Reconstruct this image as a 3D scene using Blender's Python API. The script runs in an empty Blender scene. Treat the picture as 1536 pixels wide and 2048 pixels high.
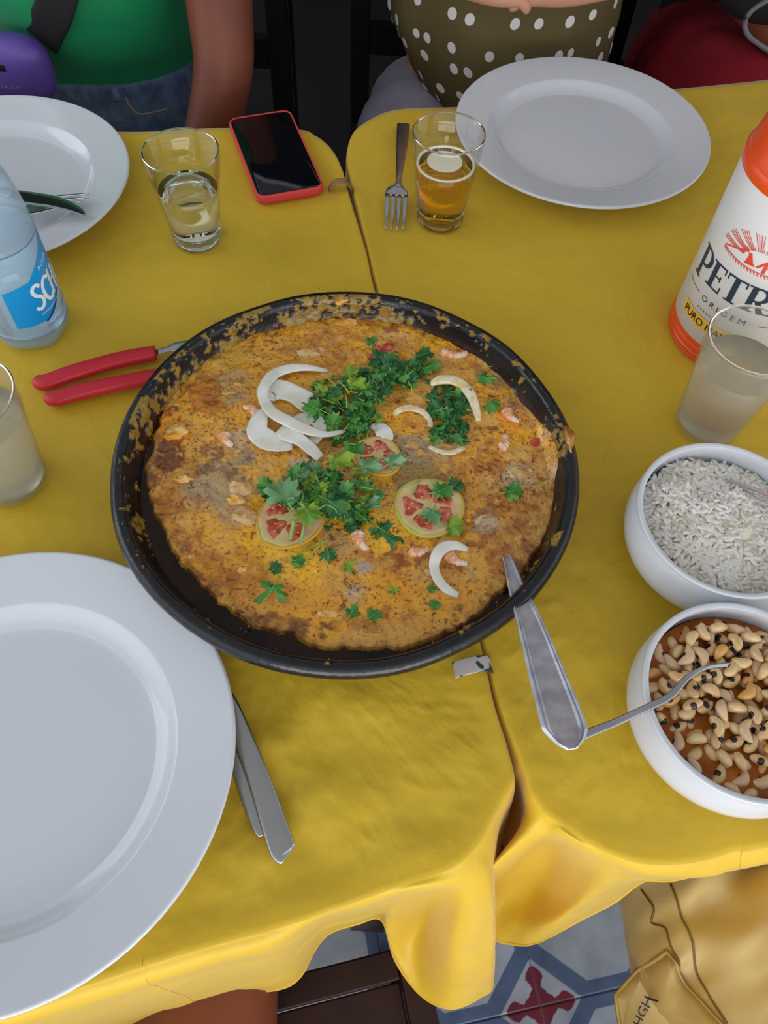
import bpy, math, random
import numpy as np
from mathutils import Vector, Matrix
random.seed(7); RNG = np.random.RandomState(7)
SC = bpy.context.scene; COL = SC.collection
# ---------------------------------------------------------------- camera, world, light, exposure
# working frame: centimetres, table top at z = 0 ; the floor lies 75 cm below and becomes Blender z = 0
def W(p): return Vector((p[0]*.01, p[1]*.01, (p[2]+75)*.01))
TH, RO, FPX, CH = math.radians(32.135), math.radians(3.767), 1593.7, 50.0
_s, _c = math.sin(TH), math.cos(TH)
FW = np.array([0, _s, -_c]); _U = np.array([0, _c, _s]); _R = np.array([1, 0, 0.])
RT = _R*math.cos(RO)+_U*math.sin(RO); UP = -_R*math.sin(RO)+_U*math.cos(RO)
cam_d = bpy.data.cameras.new('camera'); cam = bpy.data.objects.new('camera', cam_d); COL.objects.link(cam)
cam_d.sensor_fit = 'HORIZONTAL'; cam_d.sensor_width = 36.0; cam_d.lens = 36.0*FPX/1536.0
cam_d.clip_start = .02; cam_d.clip_end = 50
cam.matrix_world = Matrix(((RT[0], UP[0], -FW[0], 0), (RT[1], UP[1], -FW[1], 0), (RT[2], UP[2], -FW[2], (CH+75)*.01), (0, 0, 0, 1)))
SC.camera = cam
world = bpy.data.worlds.new('world'); SC.world = world; world.use_nodes = True
bg = world.node_tree.nodes['Background']; bg.inputs[0].default_value = (.84, .90, 1.0, 1); bg.inputs[1].default_value = 1.2
def area(name, loc, target, sx, sy, power, col):
    l = bpy.data.lights.new(name, 'AREA'); l.shape = 'RECTANGLE'; l.size = sx; l.size_y = sy; l.energy = power; l.color = col
    o = bpy.data.objects.new(name, l); COL.objects.link(o); o.location = loc
    o.rotation_euler = (Vector(target)-Vector(loc)).to_track_quat('-Z', 'Y').to_euler(); return o
area('daylight_opening', (0.4, -2.0, .86), (0.1, .5, .80), 2.8, 1.35, 45, (1.0, .97, .93))
area('side_opening', (-2.6, 0.9, 2.1), (0, .4, .75), 1.6, 1.6, 14, (.85, .92, 1.0))
SC.cycles.transparent_max_bounces = 24; SC.cycles.transmission_bounces = 16; SC.cycles.max_bounces = 16
vs = SC.view_settings; vs.view_transform = 'Standard'; vs.look = 'None'; vs.gamma = 1; vs.use_curve_mapping = False; vs.exposure = 0.0

# ---------------------------------------------------------------- helpers
def ray(u, v): return FW+RT*(u-768)/FPX+UP*(1024-v)/FPX
def un(u, v, z=0.): d = ray(u, v); t = (z-CH)/d[2]; return np.array([d[0]*t, d[1]*t, z])     # a point of the plane at height z
def uy(u, v, y): d = ray(u, v); t = y/d[1]; return d*t+np.array([0, 0, CH])
def depth(p): return float((np.array(p)-[0, 0, CH])@FW)
def proj(P):
    d = P-np.array([0, 0, CH]); z = d@FW
    return 768+FPX*(d@RT)/z, 1024-FPX*(d@UP)/z
def s2l(c): return tuple((x/12.92 if x <= .04045 else ((x+.055)/1.055)**2.4) for x in c)
def C8(r, g, b): return s2l((r/255, g/255, b/255))
def vnoise(P, sc, seed=0):
    P = np.asarray(P, float)*sc+seed*17.31; I = np.floor(P).astype(np.int64); f = P-I; f = f*f*(3-2*f); out = 0
    for dx in (0, 1):
        for dy in (0, 1):
            for dz in (0, 1):
                n = (I[:, 0]+dx)*374761393+(I[:, 1]+dy)*668265263+(I[:, 2]+dz)*2147483647+seed*1013
                n = (n ^ (n >> 13))*1274126177; n = (n ^ (n >> 16)) & 0xffff
                w = (f[:, 0] if dx else 1-f[:, 0])*(f[:, 1] if dy else 1-f[:, 1])*(f[:, 2] if dz else 1-f[:, 2])
                out = out+w*(n/65535.)
    return out
def fbm(P, sc, seed=0, o=4):
    a, s, t = 1., 0, 0
    for i in range(o): s = s+a*vnoise(P, sc*2**i, seed+i); t += a; a *= .5
    return s/t
MATS = {}
def mat(name, col, rough=.5, metal=0., spec=.5, col2=None, vs_=30., vlo=.4, vhi=.6, bs=0., bst=.3, bd=.001, trans=0., ior=1.45, coat=0., sss=0., attr=None, rvar=0., sheen=0., alpha=1., detail=4., translucent=None, btype='noise'):
    if name in MATS: return MATS[name]
    m = bpy.data.materials.new(name); m.use_nodes = True; nt = m.node_tree; N = nt.nodes; L = nt.links
    b = N['Principled BSDF']; b.inputs['Base Color'].default_value = (*col, 1); b.inputs['Roughness'].default_value = rough
    b.inputs['Metallic'].default_value = metal; b.inputs['Specular IOR Level'].default_value = spec; b.inputs['IOR'].default_value = ior
    b.inputs['Transmission Weight'].default_value = trans; b.inputs['Coat Weight'].default_value = coat; b.inputs['Coat Roughness'].default_value = .08
    b.inputs['Alpha'].default_value = alpha; b.inputs['Sheen Weight'].default_value = sheen; b.inputs['Sheen Roughness'].default_value = .35; b.inputs['Sheen Tint'].default_value = (1, .97, .85, 1)
    if sss: b.inputs['Subsurface Weight'].default_value = sss; b.inputs['Subsurface Radius'].default_value = (.01, .006, .004); b.inputs['Subsurface Scale'].default_value = .3
    tc = N.new('ShaderNodeTexCoord'); src = None
    if attr:
        a = N.new('ShaderNodeVertexColor'); a.layer_name = attr; src = a.outputs[0]
    if col2 is not None:
        n = N.new('ShaderNodeTexNoise'); n.inputs['Scale'].default_value = vs_; n.inputs['Detail'].default_value = detail; L.new(tc.outputs['Object'], n.inputs['Vector'])
        r = N.new('ShaderNodeValToRGB'); r.color_ramp.elements[0].position = vlo; r.color_ramp.elements[1].position = vhi
        r.color_ramp.elements[0].color = (*col, 1); r.color_ramp.elements[1].color = (*col2, 1); L.new(n.outputs[0], r.inputs[0])
        if src is None: src = r.outputs[0]
        else:
            r.color_ramp.elements[0].color = (1, 1, 1, 1)
            x = N.new('ShaderNodeMix'); x.data_type = 'RGBA'; x.blend_type = 'MULTIPLY'; x.inputs[0].default_value = 1
            L.new(src, x.inputs[6]); L.new(r.outputs[0], x.inputs[7]); src = x.outputs[2]
    if src is not None: L.new(src, b.inputs['Base Color'])
    if rvar:
        n = N.new('ShaderNodeTexNoise'); n.inputs['Scale'].default_value = 60; L.new(tc.outputs['Object'], n.inputs['Vector'])
        mr = N.new('ShaderNodeMapRange'); mr.inputs[3].default_value = max(0, rough-rvar); mr.inputs[4].default_value = rough+rvar; L.new(n.outputs[0], mr.inputs[0]); L.new(mr.outputs[0], b.inputs['Roughness'])
    if bs:
        if btype == 'voronoi': n = N.new('ShaderNodeTexVoronoi'); o = n.outputs[0]
        else: n = N.new('ShaderNodeTexNoise'); n.inputs['Detail'].default_value = 5; o = n.outputs[0]
        n.inputs['Scale'].default_value = bs; L.new(tc.outputs['Object'], n.inputs['Vector'])
        bp = N.new('ShaderNodeBump'); bp.inputs['Strength'].default_value = bst; bp.inputs['Distance'].default_value = bd
        L.new(o, bp.inputs['Height']); L.new(bp.outputs[0], b.inputs['Normal'])
    if translucent:
        tr = N.new('ShaderNodeBsdfTranslucent'); tr.inputs[0].default_value = (*translucent[1], 1); mx = N.new('ShaderNodeMixShader'); mx.inputs[0].default_value = translucent[0]
        L.new(b.outputs[0], mx.inputs[1]); L.new(tr.outputs[0], mx.inputs[2]); L.new(mx.outputs[0], N['Material Output'].inputs[0])
    MATS[name] = m; return m
ORG = {}
def tag(o, label=None, cat=None, group=None, kind=None):
    if label: o['label'] = label
    if cat: o['category'] = cat
    if group: o['group'] = group
    if kind: o['kind'] = kind
    return o
def thing(name, org, label, cat, group=None):
    o = bpy.data.objects.new(name, None); o.empty_display_size = .02; COL.objects.link(o); o.location = W(org); ORG[o.name] = np.array(org, float)
    return tag(o, label, cat, group)
def obj(name, VF, m, parent=None, org=None, label=None, cat=None, group=None, kind=None, smooth=True, vcol=None):
    V, F = np.asarray(VF[0], float), VF[1]
    if parent is not None: og = ORG[parent.name]
    else: og = np.array(org, float) if org is not None else np.array([V[:, 0].mean(), V[:, 1].mean(), V[:, 2].min()])
    me = bpy.data.meshes.new(name); me.from_pydata(((V-og)*.01).tolist(), [], [list(map(int, f)) for f in F])
    if smooth: me.shade_smooth()
    if smooth and smooth != True:
        me.set_sharp_from_angle(angle=math.radians(smooth))
    me.materials.append(m)
    if vcol is not None:
        ca = me.color_attributes.new('Col', 'FLOAT_COLOR', 'POINT'); ca.data.foreach_set('color', np.c_[vcol, np.ones(len(V))].ravel())
    me.update()
    o = bpy.data.objects.new(name, me); COL.objects.link(o)
    if parent is not None: o.parent = parent
    else: o.location = W(og)
    ORG[o.name] = og
    return tag(o, label, cat, group, kind)
def copy_tree(o, parent=None):
    c = o.copy(); COL.objects.link(c); c.parent = parent
    for ch in list(o.children): copy_tree(ch, c)
    return c
def join(*L):
    V, F, n = [], [], 0
    for v, f in L:
        v = np.asarray(v); V.append(v); F += [[i+n for i in q] for q in f]; n += len(v)
    return np.vstack(V), F
def lathe(prof, ctr, n=64, rf=None):
    V, F = [], []; k = len(prof)
    for i in range(n):
        a = 2*math.pi*i/n
        for j, (r, z) in enumerate(prof):
            rr = r*(rf(a, j, z) if rf else 1); V.append((ctr[0]+rr*math.cos(a), ctr[1]+rr*math.sin(a), ctr[2]+z))
    for i in range(n):
        for j in range(k-1):
            a, b, c, d = i*k+j, ((i+1) % n)*k+j, ((i+1) % n)*k+j+1, i*k+j+1
            if prof[j][0] < 1e-6: F.append([a, c, d])
            elif prof[j+1][0] < 1e-6: F.append([a, b, d])
            else: F.append([a, b, c, d])
    return weld(np.array(V), F)
def weld(V, F, q=1e-5):
    key = {}; idx = []; out = []
    for p in np.round(V/q).astype(np.int64):
        t = tuple(p)
        if t not in key: key[t] = len(out); out.append(np.array(p)*q)
        idx.append(key[t])
    G = []
    for f in F:
        g = []
        for i in f:
            if idx[i] not in g: g.append(idx[i])
        if len(g) > 2: G.append(g)
    return np.array(out), G
def cr(P, n, closed=False):
    P = np.asarray(P, float); k = len(P); m = k if closed else k-1; out = []
    for t in np.linspace(0, m, n, endpoint=not closed):
        i = min(int(t), m-1); f = t-i
        g = (lambda j: P[j % k]) if closed else (lambda j: P[min(max(j, 0), k-1)])
        a, b, c, d = g(i-1), g(i), g(i+1), g(i+2)
        out.append(.5*(2*b+(c-a)*f+(2*a-5*b+4*c-d)*f*f+(-a+3*b-3*c+d)*f**3))
    return np.array(out)
def loft(R, closed=False, caps=True):
    k, m = len(R), len(R[0]); V = np.vstack(R); F = []
    for i in range(k if closed else k-1):
        for j in range(m): F.append([i*m+j, i*m+(j+1) % m, ((i+1) % k)*m+(j+1) % m, ((i+1) % k)*m+j])
    if caps and not closed: F += [list(range(m))[::-1], [(k-1)*m+j for j in range(m)]]
    return V, F
def ribbon(P, w, th, up=(0, 0, 1), m=10, e=.5, closed=False, roll=None, side=None):
    P = np.asarray(P, float); k = len(P); w = np.broadcast_to(w, k); th = np.broadcast_to(th, k); R = []
    for i in range(k):
        a = P[(i+1) % k] if closed or i < k-1 else P[i]; b = P[(i-1) % k] if closed or i > 0 else P[i]
        T = a-b; T /= np.linalg.norm(T)+1e-9; u = np.array(up[i] if np.ndim(up) == 2 else up, float)
        s = np.cross(T, u); s /= np.linalg.norm(s)+1e-9
        if side is not None: s = np.array(side, float)
        n = np.cross(s, T)
        if roll is not None: ro = roll[i] if np.ndim(roll) else roll; s, n = s*math.cos(ro)+n*math.sin(ro), n*math.cos(ro)-s*math.sin(ro)
        R.append([P[i]+s*w[i]/2*np.sign(math.cos(t))*abs(math.cos(t))**e+n*th[i]/2*np.sign(math.sin(t))*abs(math.sin(t))**e for t in np.linspace(0, 2*math.pi, m, endpoint=False)+.001])
    return loft(R, closed)
def px(L, n=None, th=.2, e=.5, m=10, off=0., **k):     # (u, v, z, width in px) rows -> ribbon lying in the scene
    L = np.array(L, float)
    if n: L = cr(L, n)
    P = np.array([un(a[0], a[1], a[2]) for a in L]); P[:, 2] += off
    w = np.array([a[3]*depth(p)/FPX for a, p in zip(L, P)]); return ribbon(P, w, th, m=m, e=e, **k)
def tube(P, r, m=8, **k): return ribbon(P, 2*np.asarray(r), 2*np.asarray(r), m=m, e=1., **k)
def slab(poly, z0, z1):       # polygon (n,2 or n,3) extruded
    p = np.asarray(poly, float); n = len(p); a = np.c_[p[:, :2], np.full(n, z0)+(p[:, 2] if p.shape[1] > 2 else 0)]; b = a.copy(); b[:, 2] += z1-z0
    return np.vstack([a, b]), [list(range(n))[::-1], [n+i for i in range(n)]]+[[i, (i+1) % n, n+(i+1) % n, n+i] for i in range(n)]
def box(c, s, rz=0.):
    x, y, z = np.array(s)/2.; q = math.cos(rz), math.sin(rz)
    V = np.array([(a*x, b*y, d*z) for d in (-1, 1) for a, b in ((-1, -1), (1, -1), (1, 1), (-1, 1))])
    V = np.c_[V[:, 0]*q[0]-V[:, 1]*q[1], V[:, 0]*q[1]+V[:, 1]*q[0], V[:, 2]]+np.array(c)
    return V, [[3, 2, 1, 0], [4, 5, 6, 7], [0, 1, 5, 4], [1, 2, 6, 5], [2, 3, 7, 6], [3, 0, 4, 7]]
def bevel(o, w=.1, seg=2):
    b = o.modifiers.new('bevel', 'BEVEL'); b.width = w*.01; b.segments = seg; b.limit_method = 'ANGLE'; b.angle_limit = .6; return o
def ellipsoid(r, n=10, k=7, ctr=(0, 0, 0)):
    return lathe([(r*math.sin(math.pi*j/k), -r*math.cos(math.pi*j/k)) for j in range(k+1)], ctr, n)
def text(s, size, f, extrude=0.):
    cu = bpy.data.curves.new('t', 'FONT'); cu.body = s; cu.size = size; cu.align_x = 'LEFT'; cu.resolution_u = 3; cu.extrude = extrude
    o = bpy.data.objects.new('t', cu); COL.objects.link(o); bpy.context.view_layer.update()
    me = o.to_mesh(); V = np.array([v.co[:] for v in me.vertices]); F = [list(p.vertices) for p in me.polygons]; o.to_mesh_clear()
    bpy.data.objects.remove(o); bpy.data.curves.remove(cu)
    return np.array([f(*p) for p in V]), F

# ---------------------------------------------------------------- materials
M_cloth = mat('yellow_satin', C8(240, 200, 58), .42, spec=.4, col2=C8(230, 190, 52), vs_=9, vlo=.35, vhi=.7, bs=42, bst=.4, bd=.004, sheen=.45, translucent=(.22, C8(240, 190, 10)))
M_china = mat('white_china', C8(206, 209, 214), .12, spec=.5, bs=25, bst=.02, bd=.002, coat=.3)
M_steel = mat('steel', C8(184, 185, 190), .26, 1., bs=400, bst=.05, bd=.0003, rvar=.08)
M_alu = mat('aluminium', C8(226, 228, 236), .45, .8, col2=C8(200, 202, 212), vs_=80, bs=300, bst=.1, bd=.0003, rvar=.1)
def thin(name, tint, rough=.02, ior=1.5, haze=0., hcol=(1, 1, 1), bs=0., bst=.3):     # thin clear walls: straight-through light, Fresnel gloss, a little haze
    m = bpy.data.materials.new(name); m.use_nodes = True; nt = m.node_tree; N = nt.nodes; L = nt.links; N.remove(N['Principled BSDF'])
    t = N.new('ShaderNodeBsdfTransparent'); t.inputs[0].default_value = (*tint, 1); g = N.new('ShaderNodeBsdfGlossy'); g.inputs['Roughness'].default_value = rough
    lw = N.new('ShaderNodeLayerWeight'); pw = N.new('ShaderNodeMath'); pw.operation = 'POWER'; pw.inputs[1].default_value = 4.; ma = N.new('ShaderNodeMath'); ma.operation = 'MULTIPLY_ADD'; ma.inputs[1].default_value = .55; ma.inputs[2].default_value = (ior-1)**2/(ior+1)**2
    L.new(lw.outputs['Facing'], pw.inputs[0]); L.new(pw.outputs[0], ma.inputs[0]); mx = N.new('ShaderNodeMixShader'); L.new(ma.outputs[0], mx.inputs[0]); L.new(t.outputs[0], mx.inputs[1]); L.new(g.outputs[0], mx.inputs[2]); o = mx.outputs[0]
    if haze:
        d = N.new('ShaderNodeBsdfDiffuse'); d.inputs[0].default_value = (*hcol, 1); m2 = N.new('ShaderNodeMixShader'); m2.inputs[0].default_value = haze; L.new(o, m2.inputs[1]); L.new(d.outputs[0], m2.inputs[2]); o = m2.outputs[0]
    if bs:
        tc = N.new('ShaderNodeTexCoord'); n = N.new('ShaderNodeTexNoise'); n.inputs['Scale'].default_value = bs; L.new(tc.outputs['Object'], n.inputs['Vector']); bp = N.new('ShaderNodeBump'); bp.inputs['Strength'].default_value = bst; bp.inputs['Distance'].default_value = .002
        L.new(n.outputs[0], bp.inputs['Height']); L.new(bp.outputs[0], g.inputs['Normal']); L.new(bp.outputs[0], lw.inputs['Normal'])
    L.new(o, N['Material Output'].inputs[0]); MATS[name] = m; return m
M_glass = thin('clear_glass', (.955, .97, .965), .03, 1.6)
M_plastic = thin('clear_cup_plastic', (.96, .965, .96), .08, 1.4, .05, C8(220, 222, 220), bs=40)
M_water = mat('water', (.98, .99, 1), .0, trans=1., ior=1.33)
M_beer = mat('beer', C8(252, 196, 62), .0, trans=1., ior=1.33)
M_juice = mat('cloudy_drink', C8(225, 222, 205), .25, trans=.8, ior=1.33)
M_foam = mat('beer_foam', C8(250, 240, 215), .6, bs=800, bst=.5)
M_red = mat('red_plastic', C8(200, 38, 52), .38, bs=60, bst=.05)
M_wood = mat('dark_wood', C8(58, 26, 14), .45, col2=C8(36, 16, 9), vs_=14, bs=120, bst=.1)
M_skin = mat('brown_skin', C8(122, 64, 43), .5, col2=C8(110, 56, 37), vs_=12, sss=.1, bs=300, bst=.06)  # brown deepened in the base colour to carry the far diners' shade
M_black = mat('black_fabric', C8(14, 14, 17), .8, bs=500, bst=.1)
print('infra ok')

# ---------------------------------------------------------------- floor of patterned tiles, shade backdrop and overhead slab added for the light
def tile_material():
    m = bpy.data.materials.new('cement_tile'); m.use_nodes = True; nt = m.node_tree; N = nt.nodes; L = nt.links; b = N['Principled BSDF']
    a = N.new('ShaderNodeVertexColor'); a.layer_name = 'Col'; tc = N.new('ShaderNodeTexCoord')
    n = N.new('ShaderNodeTexNoise'); n.inputs['Scale'].default_value = 18; n.inputs['Detail'].default_value = 8; L.new(tc.outputs['Object'], n.inputs['Vector'])
    r = N.new('ShaderNodeValToRGB'); r.color_ramp.elements[0].position = .3; r.color_ramp.elements[0].color = (.62, .62, .64, 1); r.color_ramp.elements[1].position = .65; r.color_ramp.elements[1].color = (1, 1, 1, 1)
    L.new(n.outputs[0], r.inputs[0]); x = N.new('ShaderNodeMix'); x.data_type = 'RGBA'; x.blend_type = 'MULTIPLY'; x.inputs[0].default_value = 1
    L.new(a.outputs[0], x.inputs[6]); L.new(r.outputs[0], x.inputs[7]); L.new(x.outputs[2], b.inputs['Base Color']); b.inputs['Roughness'].default_value = .4
    return m
M_tile = tile_material()
T0 = np.array([25.4, 2.0]); ta = math.radians(14.1); TX = np.array([math.cos(ta), math.sin(ta)]); TY = np.array([-math.sin(ta), math.cos(ta)])
def tile_mesh():
    n = 150; g = np.linspace(-10, 10, n+1); X, Y = np.meshgrid(g, g, indexing='ij'); X = X.ravel(); Y = Y.ravel()
    bev = np.clip(.12-(10-np.maximum(abs(X), abs(Y))), 0, .12); V = np.c_[X*.997, Y*.997, -bev]
    F = [[i*(n+1)+j, (i+1)*(n+1)+j, (i+1)*(n+1)+j+1, i*(n+1)+j+1] for i in range(n) for j in range(n)]
    cx, cy = 10-abs(X), 10-abs(Y); d = cx+cy            # corner diamond coordinate
    col = np.tile(np.array(C8(92, 110, 142)), (len(X), 1))
    grey = np.array(C8(176, 184, 192)); red = np.array(C8(122, 42, 60))
    octa = np.maximum(np.maximum(abs(X), abs(Y)), (abs(X)+abs(Y))/1.36)
    col[octa < 8.3] = grey
    col[d < 5.7] = grey
    mn, mx_ = np.minimum(cx, cy), np.maximum(cx, cy); cross = (d < 2.2) | ((mx_ < 4.7) & (mn < np.interp(mx_, [0, 1.5, 2.2, 2.8, 3.3, 4.0, 4.7], [1.7, 1.15, .6, .85, 1.25, 1.0, .3])))
    col[cross] = red
    return V, F, col
tV, tF, tC = tile_mesh()
floor = obj('floor', box((10, 60, -76), (420, 420, 1.8), ta), mat('grout', C8(70, 72, 78), .8, bs=60, bst=.3), org=(10, 60, -77), kind='structure')
first = None
for i in range(-5, 5):
    for j in range(-3, 10):
        c = T0+TX*(i*20+10)+TY*(j*20+10)
        if first is None:
            first = obj('tile', (tV+np.array([c[0], c[1], -75]), tF), M_tile, floor, vcol=tC); t_me = first.data
            t_me.transform(Matrix.Translation(-((W((c[0], c[1], -75)))-W(ORG[floor.name]))))
            first.location = W((c[0], c[1], -75))-W(ORG[floor.name]); first.rotation_euler.z = ta
            # rotate pattern with the object, not in the mesh
        else:
            o = first.copy(); COL.objects.link(o); o.location = W((c[0], c[1], -75))-W(ORG[floor.name])
wall = obj('shade_backdrop', box((10, 170, 25), (420, 4, 200)), mat('shade_backdrop_dark', C8(26, 22, 22), .8, col2=C8(14, 12, 12), vs_=6), kind='structure', smooth=False)  # dark sheet added where the far floor only lies in shade
for i in range(14): obj('panel', box((-190+30*i, 167.4, 25), (29.2, 1.2, 198)), MATS['shade_backdrop_dark'], wall, smooth=False)  # boards of the added shade backdrop

obj('added_ceiling', box((10, 60, 170), (420, 260, 6)), mat('added_ceiling_plaster', C8(196, 194, 188), .8, col2=C8(184, 182, 176), vs_=4), kind='structure', smooth=False)  # unseen slab overhead, added to cut top light and darken reflections

# ---------------------------------------------------------------- tables and cloths
def table(poly, label):
    p = np.array(poly); c = p.mean(0); t = thing('dining_table', (c[0], c[1], -75), label, 'table', None)
    q = c+(p-c)*.975; obj('tabletop', slab(q, -3.1, -.75), M_wood, t, smooth=False)
    k = cr(c+(p-c)*.8, 4, True) if len(p) < 4 else c+(p[[0, len(p)//4, len(p)//2, 3*len(p)//4]]-c)*.8
    for a in k: obj('leg', box((a[0], a[1], -39), (4.5, 4.5, 72)), M_wood, t, smooth=False)
    for i in range(4):
        a, b = k[i], k[(i+1) % 4]; mm = (a+b)/2; l = np.linalg.norm(b-a)-4.6
        obj('apron', box((mm[0], mm[1], -6.6), (l, 2, 7), math.atan2(b[1]-a[1], b[0]-a[0])), M_wood, t, smooth=False)
    return t
D = 'default'
def P3(L): return [un(*a) for a in L]
# stations run round each table: (edge point, None = plain hang | five points down the skirt)
left = [
 ((176, 1969), None), ((293, 1930), None), ((423, 1891), None), ((534, 1862), None), ((640, 1831), [(641, 1838, -1), (642, 1848, -5), (644, 1858, -10), (645, 1868, -15), (646, 1878, -20)]),
 ((716, 1803), [(722, 1815, -1), (722, 1824, -4), (720, 1834, -9), (718, 1842, -14), (716, 1848, -19)]),
 ((776, 1781), [(786, 1792, -.8), (778, 1804, -4), (770, 1817, -9), (766, 1829, -14), (764, 1841, -19)]),
 ((812, 1768), [(828, 1783, -.9), (806, 1802, -7), (785, 1838, -13), (778, 1880, -18), (793, 1925, -22)]),
 ((850, 1756), [(880, 1776, -1.2), (862, 1800, -9), (846, 1838, -17), (828, 1915, -21), (838, 1990, -22.5)]),
 ((905, 1735), [(925, 1765, -1.2), (922, 1815, -4.5), (905, 1880, -10), (902, 1960, -17), (900, 2019, -22)]),
 ((938, 1707), [(968, 1745, -1.5), (978, 1810, -5), (978, 1880, -11), (972, 1950, -17), (957, 1998, -22)]),
 ((962, 1680), [(985, 1720, -2.2), (990, 1790, -6), (991, 1850, -11), (991, 1910, -17), (985, 1965, -22)]),
 ((990, 1630), [(1000, 1650, -2.2), (990, 1700, -7), (980, 1760, -12), (970, 1810, -17), (960, 1860, -22)]),
 ((1018, 1580), [(1026, 1596, -2), (1018, 1625, -7), (1008, 1660, -12), (998, 1700, -17), (985, 1740, -22)]),
 ((1026, 1545), D), ((1010, 1480), D), ((985, 1400), D), ((960, 1290), D), ((900, 1070), D), ((820, 790), D), ((752, 590), D), ((731, 500), D), ((700, 395), D),
 ((683, 335), D), ((662, 297), D), ((632, 272), D), ((590, 258), D), ((420, 256), D), ((230, 263), D)]
right = [
 ((1052, 1550), [(1042, 1562, -1.5), (1038, 1590, -5), (1030, 1620, -9), (1020, 1660, -14), (1010, 1700, -19)]),
 ((1066, 1590), [(1052, 1612, -1.6), (1040, 1650, -5), (1020, 1690, -10), (1005, 1730, -15), (990, 1780, -20)]),
 ((1088, 1622), [(1062, 1650, -1.2), (1010, 1702, -2.2), (960, 1755, -4), (930, 1790, -9), (930, 1840, -16)]),
 ((1108, 1640), [(1090, 1660, -1.4), (1038, 1712, -4), (985, 1762, -8), (950, 1810, -15), (950, 1860, -23)]),
 ((1122, 1650), [(1108, 1668, -1.4), (1062, 1704, -11), (1000, 1775, -19), (972, 1825, -23), (962, 1867, -25)]),
 ((1142, 1664), [(1132, 1680, -1.2), (1106, 1706, -11), (1070, 1780, -19), (1035, 1842, -22), (1012, 1889, -25)]),
 ((1172, 1684), [(1170, 1702, -1.1), (1150, 1736, -8), (1120, 1800, -15), (1092, 1850, -18), (1068, 1890, -23)]),
 ((1210, 1704), [(1215, 1722, -1.0), (1207, 1750, -4), (1187, 1785, -8), (1162, 1820, -13), (1135, 1856, -19)]),
 ((1260, 1722), [(1265, 1742, -1.0), (1258, 1756, -4), (1248, 1772, -8), (1238, 1788, -12), (1225, 1808, -17)]),
 ((1310, 1730), [(1312, 1752, -1.2), (1306, 1757, -4), (1297, 1758, -8), (1290, 1759, -12), (1284, 1760, -15)]),
 ((1375, 1727), [(1377, 1752, -1.2), (1370, 1756, -4), (1355, 1756, -8), (1340, 1756, -12), (1330, 1757, -15)]),
 ((1430, 1715), [(1430, 1748, -1.4), (1425, 1750, -4), (1410, 1750, -8), (1390, 1750, -12), (1380, 1750, -15)]),
 ((1480, 1700), [(1476, 1732, -1.4), (1475, 1738, -4), (1455, 1738, -8), (1440, 1738, -12), (1420, 1738, -15)]),
 ((1545, 1692), [(1545, 1722, -1.4), (1540, 1725, -4), (1515, 1725, -8), (1490, 1725, -12), (1460, 1725, -15)])]
def cm(*a): return np.array(a, float)
def default_skirt(e, c, L, fl=1.2, seam=False):
    n = e[:2]-c[:2]; n /= np.linalg.norm(n); q = []
    for o, z in ([(.28, -.9), (.32, -4), (.1, -9), (0., -14), (0., -19)] if seam else [(.75, -1), (.9, -5), (1.1, -10), (1.4, -15), (fl*1.6, -L)]): q.append(np.array([e[0]+n[0]*o, e[1]+n[1]*o, z]))
    return q
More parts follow.
